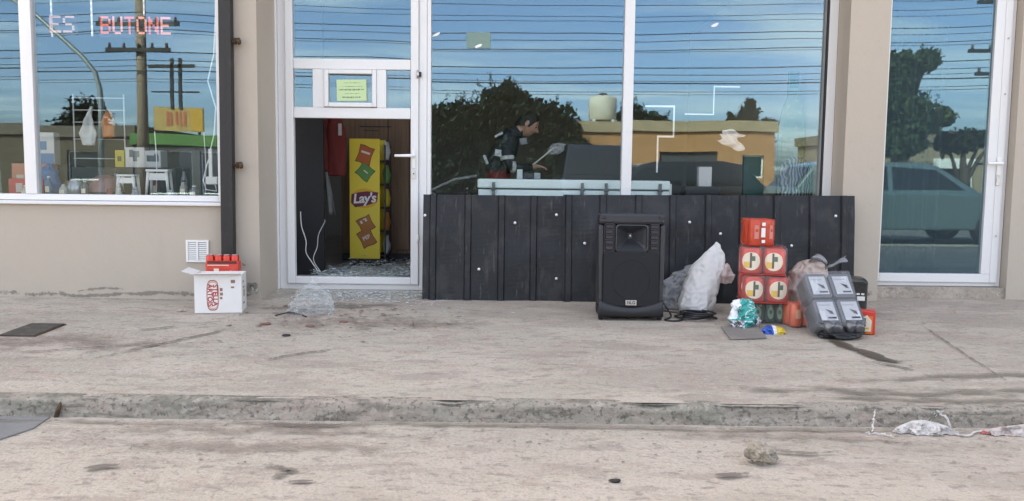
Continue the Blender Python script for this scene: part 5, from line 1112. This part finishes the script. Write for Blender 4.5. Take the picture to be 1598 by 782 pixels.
tree('green_tree', 'dark tree rising behind the roof of the orange house', (6.2, -32.0, -.36), 5, [(-.8, 0, 4.1, .8), (.3, 0, 3.7, .8), (.9, 0, 3.3, .6), (0, 0, 2.4, 1.2)], LEAFD, 6000, .085, 4)
tree('cypress_tree', 'pointed conifer behind the end of the orange house roof', (11.5, -33.5, -.36), 5.6, [(0, 0, 4.9, .28), (.0, 0, 4.3, .5), (-.5, 0, 3.9, .5), (.5, 0, 3.7, .5), (-.9, 0, 4.2, .22), (.95, 0, 3.9, .35), (0, 0, 2.6, 1.1)], LEAFD, 3200, .11, 5, needle=True)
tree('green_tree', 'tall leafy tree reflected in the glazed door', (12.9, -21.6, -.36), 6, [(0, 0, 4.9, .7), (.8, 0, 5.2, .45), (-.3, 0, 4.0, .8), (.5, 0, 3.3, .8), (.2, 0, 2.6, .7), (1.5, 0, 3.4, .35)], LEAFG, 11000, .08, 6)
tree('green_tree', 'low spreading branch tree beside the tall leafy one in the glazed door', (15.6, -22.4, -.36), 4, [(0, 0, 2.6, .45), (.7, 0, 2.75, .3), (-.6, 0, 2.6, .4), (1.2, 0, 2.85, .22)], LEAFD, 1500, .11, 7)
tree('round_tree', 'rounded dark tree reflected behind the hanging carrier bag', (-17.4, -28.6, -.36), 4.4, [(0, 0, 3.6, .85), (-.7, 0, 3.0, .8), (.4, 0, 2.6, .9), (0, 0, 1.6, 1.0)], LEAFD, 6000, .085, 8)
# houses
def house(name, label, x0, x1, y, h, col, cornice, wins, depth=6, door=None, group='houses across the street'):
    o = thing(name, label, 'house', ((x0+x1)/2, y, -.36), group=group); w = (x1-x0)/2; Cm = mat(name+'_wall_%d' % int(x0*10), col, .85, layers=[(1.5, tuple(c*.8 for c in col), .45, .75, .7)])
    xs = sorted({-w, w, *[a-o.location.x for q in wins for a in q[:2]]}); zs2 = sorted({0, h, *[b+.36 for q in wins for b in q[2:4]]})
    holes = set()
    for i in range(len(xs)-1):
        for j in range(len(zs2)-1):
            cx, cz = (xs[i]+xs[i+1])/2+o.location.x, (zs2[j]+zs2[j+1])/2-.36
            if any(a < cx < b and c < cz < d for a, b, c, d, *_ in wins): holes.add((i, j))
    wall_grid(xs, zs2, -.25, 0, holes).build('front_wall', Cm, o)
    bx(-w, -w+.2, -depth, -.251, 0, h-.01).build('side_wall', Cm, o); bx(w-.2, w, -depth, -.251, 0, h-.01).build('side_wall', Cm, o); bx(-w, w, -depth-.2, -depth-.001, 0, h-.01).build('back_wall', Cm, o)
    bx(-w-.12, w+.12, -depth-.3, .12, h+.001, h+.42).build('cornice', mat(name+'_cornice_%d' % int(x0*10), cornice, .85, layers=[(2, tuple(c*.75 for c in cornice), .45, .7, .7)]), o)
    for a, b, c, d, *k in wins:
        a -= o.location.x; b -= o.location.x; c += .36; d += .36
        fr = frame_rect(MB(), a+.002, b-.002, c+.002, d-.002, .05, -.19, -.12).build('window' if not k else 'garage_door', TRIM if not k else mat('garage_grey', (.05, .05, .055), .6), o)
        bx(a+.051, b-.051, -.17, -.15, c+.051, d-.051).build('pane' if not k else 'leaf', mat('dark_pane', (.02, .025, .03), .1) if not k else mat('garage_grey', (.05, .05, .055), .6), fr)
    return o
house('orange_house', 'low orange brown house with garage door reflected in the big window', 2.2, 10.1, -25.2, 3.05, (.40, .19, .085), (.34, .25, .16), [(5.7, 8.0, -.2, 1.9, 1), (8.9, 9.7, .9, 1.75), (3.2, 4.3, .8, 1.8)])
house('tan_house', 'low tan house with white shuttered window reflected in the glazed door', 13.2, 20.5, -25.4, 2.75, (.30, .235, .16), (.22, .17, .12), [(16.1, 17.7, .6, 1.55), (18.6, 19.5, .6, 1.6)])
bx(-.77, .87, .005, .06, 1.72, 2.12).build('shutter_box', WHITE, bpy.data.objects['tan_house'])
house('green_roofed_store', 'store with green fascia and dark windows reflected in the left window', -13.6, -9.2, -24.4, 2.25, (.07, .065, .06), (.075, .17, .05), [(-13.3, -11.6, .1, 1.7), (-11.3, -9.5, .1, 1.7)])
house('brown_store', 'plain brown low store reflected behind the street lamp', -18.5, -13.75, -24.6, 2.55, (.10, .072, .05), (.12, .09, .07), [(-16.2, -15.0, .6, 1.7)])
o = thing('billboard', 'orange billboard with illegible red strokes on the green fascia', 'billboard', (-12.2, -24.9, 2.3))
bx(-.9, .9, -.08, 0, .15, 1.05).build('board', mat('billboard_orange', (.44, .27, .09), .6, layers=[(3, (.36, .20, .07), .45, .6, .8)]), o)
for k, x in enumerate((-.42, -.28, -.10, .06, .2)): bx(x, x+(.07 if k % 2 else .10), .002, .012, .32+.04*(k % 3), .88).build('print', mat('red_board_print', (.42, .09, .05), .6), o)
bx(.45, .88, .002, .012, .2, 1.0).build('print', mat('board_orange', (.50, .25, .03), .6), o)
for x in (-.7, .7): bx(x-.04, x+.04, -.14, -.081, .0, .9).build('post', DARK, o)
o = thing('water_tank', 'cream water tank on short legs above the orange house roof', 'water tank', (3.5, -26.6, 2.69))
MB().lathe([(.50, .55), (.54, .60), (.54, 1.38), (.50, 1.44), (.15, 1.54)], 24).build('tank', mat('cream_tank', (.50, .45, .37), .6), o); MB().lathe([(.15, 1.54), (.16, 1.60), (.05, 1.62)], 16).build('lid', INDARK, o)
for sx in (-1, 1):
    for sy in (-1, 1): bx(sx*.36-.05, sx*.36+.05, sy*.36-.05, sy*.36+.05, .42, .545).build('leg', TRIM, o) if False else MB().box(sx*.36-.05, sx*.36+.05, sy*.36-.05, sy*.36+.05, .42, .58).build('leg', TRIM, o)
bx(-.55, .55, -.55, .55, .425, .47).build('slab', mat('tank_slab', (.4, .38, .34), .8), o)
# cream low wall before the house
o = thing('garden_wall', 'cream garden wall with pillars before the orange house', 'wall', (3.2, -22.6, -.09)); 
bx(-1.3, 1.2, -.1, .1, 0, 1.0).build('wall', mat('cream_wall', (.5, .44, .34), .85), o)
for x in (-1.4, 1.3): bx(x-.099, x+.099, -.16, .16, 0, 1.5).build('pillar', mat('cream_wall', (.5, .44, .34), .85), o)
# poles, wires, lamp
POLE = mat('wooden_pole', (.27, .19, .14), .9, layers=[(10, (.17, .125, .095), .4, .65, .8, (3, 3, .5))])
def pole(label, x, y, r, hh):
    o = thing('utility_pole', label, 'utility pole', (x, y, -.2), group='utility poles across the street')
    MB().tube([(0, 0, 0), (0, 0, hh)], [r, r*.75], 14).build('pole', POLE, o)
    for z, L_ in ((hh-.5, 1.0), (hh-1.9, 1.15), (hh-2.55, .9)):
        bx(-L_, L_, r*.8, r*.8+.10, z, z+.10).build('cross_arm', DARK, o)
        for k in range(5):
            q = MB().lathe([(.03, 0), (.05, .03), (.03, .06), (.05, .09), (.02, .13)], 10).build('insulator', mat('brown_ceramic', (.10, .06, .05), .3), o); q.location = (-L_+.1+k*(2*L_-.2)/4, r*.8+.05, z+.1)
    return o
p1 = pole('thick wooden utility pole reflected through the red lettering', -10.35, -17.7, .17, 7.0)
bx(.22, 1.5, .02, .10, 4.05, 4.14).build('cross_arm', DARK, p1); bx(.85, .93, .02, .10, 2.9, 4.3).build('bracket', DARK, p1); bx(1.08, 1.16, .02, .10, 2.9, 4.3).build('bracket', DARK, p1)
bx(.30, 1.62, .0, .06, 3.38, 3.42).build('brace', DARK, p1)
pole('slim utility pole reflected near the handle side of the glazed door', 14.1, -17.7, .12, 6.6)
pole('distant utility pole far along the street beyond the store', -34, -17.7, .15, 7.0); 
pole('distant utility pole far along the street beyond the tan house', 38, -17.7, .15, 7.0)
CABM = mat('cable_black', (.02, .02, .022), .6)
def wire(z, y, r, sag, lb, z2=None):
    P = []; z2 = z if z2 is None else z2
    for a, b in ((-34, -10.35), (-10.35, 14.1), (14.1, 38)):
        for k in range(12):
            t = k/12; P.append((a+(b-a)*t, y, z+(z2-z)*((a+(b-a)*t)+34)/72-sag*4*t*(1-t)))
    P.append((38, y, z2)); tag(MB().tube(P, r, 5).build('overhead_cable', CABM), lb, 'cable', 'overhead cables across the street')
WL = 'black overhead cable reflected in the shop glass'
ORD = ('topmost of all', 'second from the top', 'third from the top', 'fourth from the top', 'fifth from the top', 'sixth from the top', 'middle one of thirteen', 'sixth from the bottom', 'fifth from the bottom', 'fourth from the bottom', 'third from the bottom', 'second from the bottom', 'lowest of all')
for k, (z, y, r, sag) in enumerate(((5.95, -17.3, .020, .30), (5.82, -17.9, .018, .36), (5.55, -17.45, .016, .30), (5.18, -17.3, .026, .28), (5.04, -17.6, .020, .28), (4.86, -17.9, .026, .30), (4.66, -17.2, .016, .25), (4.22, -17.5, .030, .20), (3.98, -17.3, .022, .18), (3.90, -17.8, .018, .22), (3.72, -17.5, .038, .13), (3.55, -17.9, .018, .16), (3.42, -17.4, .016, .16))):
    wire(z, y, r*.47, sag, WL+', '+ORD[k], z+.12)
o = thing('street_lamp', 'street lamp with a long curved arm reflected beside the mullion', 'street lamp', (-9.8, -14.2, -.2))
P = [(0, 0, 0), (0, 0, 2.6), (-.02, 0, 3.1), (-.12, 0, 3.5), (-.4, 0, 3.85), (-.8, 0, 4.2), (-1.5, 0, 4.8), (-2.2, 0, 5.2)]
MB().tube(P, [.07, .065, .06, .055, .05, .048, .045, .04], 10).build('mast', mat('lamp_grey', (.26, .27, .27), .5, .5), o); m = MB(); m.lathe([(.02, -.3), (.09, -.2), (.10, .15), (.04, .3)], 12, M=Matrix.Translation((-2.45, 0, 5.28)) @ Matrix.Rotation(R(72), 4, 'Y')); m.build('lamp_head', mat('lamp_grey', (.26, .27, .27), .5, .5), o)
# vehicles parked along the street
GLS = mat('car_glass', (.012, .015, .018), .05); TYRE = mat('tyre_rubber', (.015, .015, .015), .8)
def vehicle(name, label, cat, loc, rz, paint, L_, Wd, body, cabin, wheels, wr, win):
    """body/cabin: side outlines (x along the vehicle, z); the cabin narrows to its roof."""
    o = thing(name, label, cat, loc, (0, 0, R(rz)), 'vehicles parked on the street')
    n = len(body); m = MB(); rings = []
    for y, k in ((-Wd/2, .93), (-Wd/2+.07, 1), (Wd/2-.07, 1), (Wd/2, .93)): rings.append([(x*(.985 if k < 1 else 1), y, .30+(z-.30)*(k if z > .5 else 1)) for x, z in body])
    loft(m, rings[::-1]); m.build('body', paint, o, bevel=.03)
    zl = min(z for x, z in cabin); zt = max(z for x, z in cabin); m = MB(); rings = []
    for y0 in (-1, -.93, .93, 1): rings.append([(x, y0*(Wd/2-.04-.17*(z-zl)/(zt-zl)), z-(.02 if abs(y0) == 1 and z > zl+.1 else 0)) for x, z in cabin])
    loft(m, rings[::-1]); m.build('cabin', paint, o, bevel=.03)
    for sy in (-1, 1):
        for wq in win:
            m = MB(); q = [(x, sy*(Wd/2-.035-.17*(z-zl)/(zt-zl)), z) for x, z in wq]; k = len(q)
            m.add(q+[(x, y-sy*.03, z) for x, y, z in q], [tuple(range(k)) if sy < 0 else tuple(range(k-1, -1, -1))]+[(i, i+k, (i+1) % k+k, (i+1) % k) for i in range(k)]); m.build('window', GLS, o)
    # windscreen and rear glass follow the cabin's two slopes
    xs_ = sorted(cabin, key=lambda p: p[0]); 
    for lo, hi in ((xs_[0], [p for p in xs_ if p[1] > zt-.08][0]), (xs_[-1], [p for p in xs_ if p[1] > zt-.08][-1])):
        d = Vector((hi[0]-lo[0], 0, hi[1]-lo[1])); nn = Vector((-d.z, 0, d.x)).normalized()*(.012 if d.x > 0 else -.012)
        a = Vector((lo[0], 0, lo[1]))+d*.12+nn; b = Vector((lo[0], 0, lo[1]))+d*.90+nn; wa, wb = Wd/2-.13, Wd/2-.26
        m = MB(); m.add([a+Vector((0, -wa, 0)), a+Vector((0, wa, 0)), b+Vector((0, wb, 0)), b+Vector((0, -wb, 0))], [(0, 1, 2, 3)]); m.build('windscreen', GLS, o, solid=.01)
    for x in wheels:
        for sy in (-1, 1):
            MW = Matrix.Translation((x, sy*(Wd/2-.09), wr)) @ Matrix.Rotation(R(90), 4, 'X')
            t_ = MB().lathe([(wr*.70, -.10), (wr*.95, -.10), (wr, -.07), (wr, .07), (wr*.95, .10), (wr*.70, .10)], 24, M=MW).build('wheel', TYRE, o)
            MB().lathe([(.03, -.107), (wr*.66, -.102), (wr*.66, .102), (.03, .107)], 18, M=MW).build('rim', SILV, t_)
    xf = max(x for x, z in body); xb = min(x for x, z in body)
    for sy in (-1, 1):
        bx(xf-.10, xf+.004, sy*(Wd/2-.30)-.13, sy*(Wd/2-.30)+.13, .62, .76).build('headlight', mat('lamp_clear', (.6, .62, .62), .15), o, bevel=.02)
        bx(xb-.004, xb+.10, sy*(Wd/2-.22)-.10, sy*(Wd/2-.22)+.10, .66, .84).build('taillight', mat('lamp_red', (.4, .02, .02), .2), o, bevel=.02)
    return o
cb = [(-2.0, .28), (2.0, .28), (2.05, .45), (2.02, .70), (1.85, .80), (1.0, .93), (-1.95, .98), (-2.05, .75), (-2.05, .45)]
cc = [(-1.98, .90), (1.12, .88), (.42, 1.36), (.15, 1.43), (-1.2, 1.44), (-1.6, 1.36)]
cw = [[(-.38, .96), (.82, .95), (.36, 1.30), (-.38, 1.36)], [(-1.55, .98), (-.46, .96), (-.46, 1.36), (-1.35, 1.32)]]
PAINTS = mat('silver_teal_paint', (.15, .22, .23), .3, .5, coat=.5); PAINTD = mat('dark_grey_paint', (.035, .035, .04), .3, .4, coat=.5); PAINTB = mat('black_paint', (.02, .02, .024), .25, .3, coat=.5)
vehicle('parked_car', 'silver teal hatchback parked close by, reflected in the glazed door', 'car', (6.75, -8.1, -.2), 0, PAINTS, 4.1, 1.7, cb, cc, (-1.25, 1.28), .31, cw)
vehicle('parked_car', 'black car reflected low in the far pane of the big window', 'car', (2.9, -9.9, -.2), 180, PAINTB, 4.1, 1.7, cb, cc, (-1.25, 1.28), .31, cw)
vb = [(-2.5, .32), (2.4, .32), (2.5, .5), (2.45, .95), (1.75, 1.12), (-2.5, 1.12), (-2.52, .5)]
vc = [(-2.48, 1.02), (1.85, 1.04), (1.25, 1.80), (1.0, 1.92), (-2.3, 1.94), (-2.46, 1.80)]
vw = [[(.2, 1.14), (1.5, 1.14), (1.05, 1.72), (.2, 1.78)], [(-1.0, 1.14), (.1, 1.14), (.1, 1.78), (-1.0, 1.78)], [(-2.3, 1.14), (-1.1, 1.14), (-1.1, 1.78), (-2.25, 1.76)]]
vehicle('parked_van', 'dark grey van standing across the street seen end on in the big window', 'van', (2.05, -14.6, -.2), 90, PAINTD, 5, 1.9, vb, vc, (-1.5, 1.5), .34, vw)
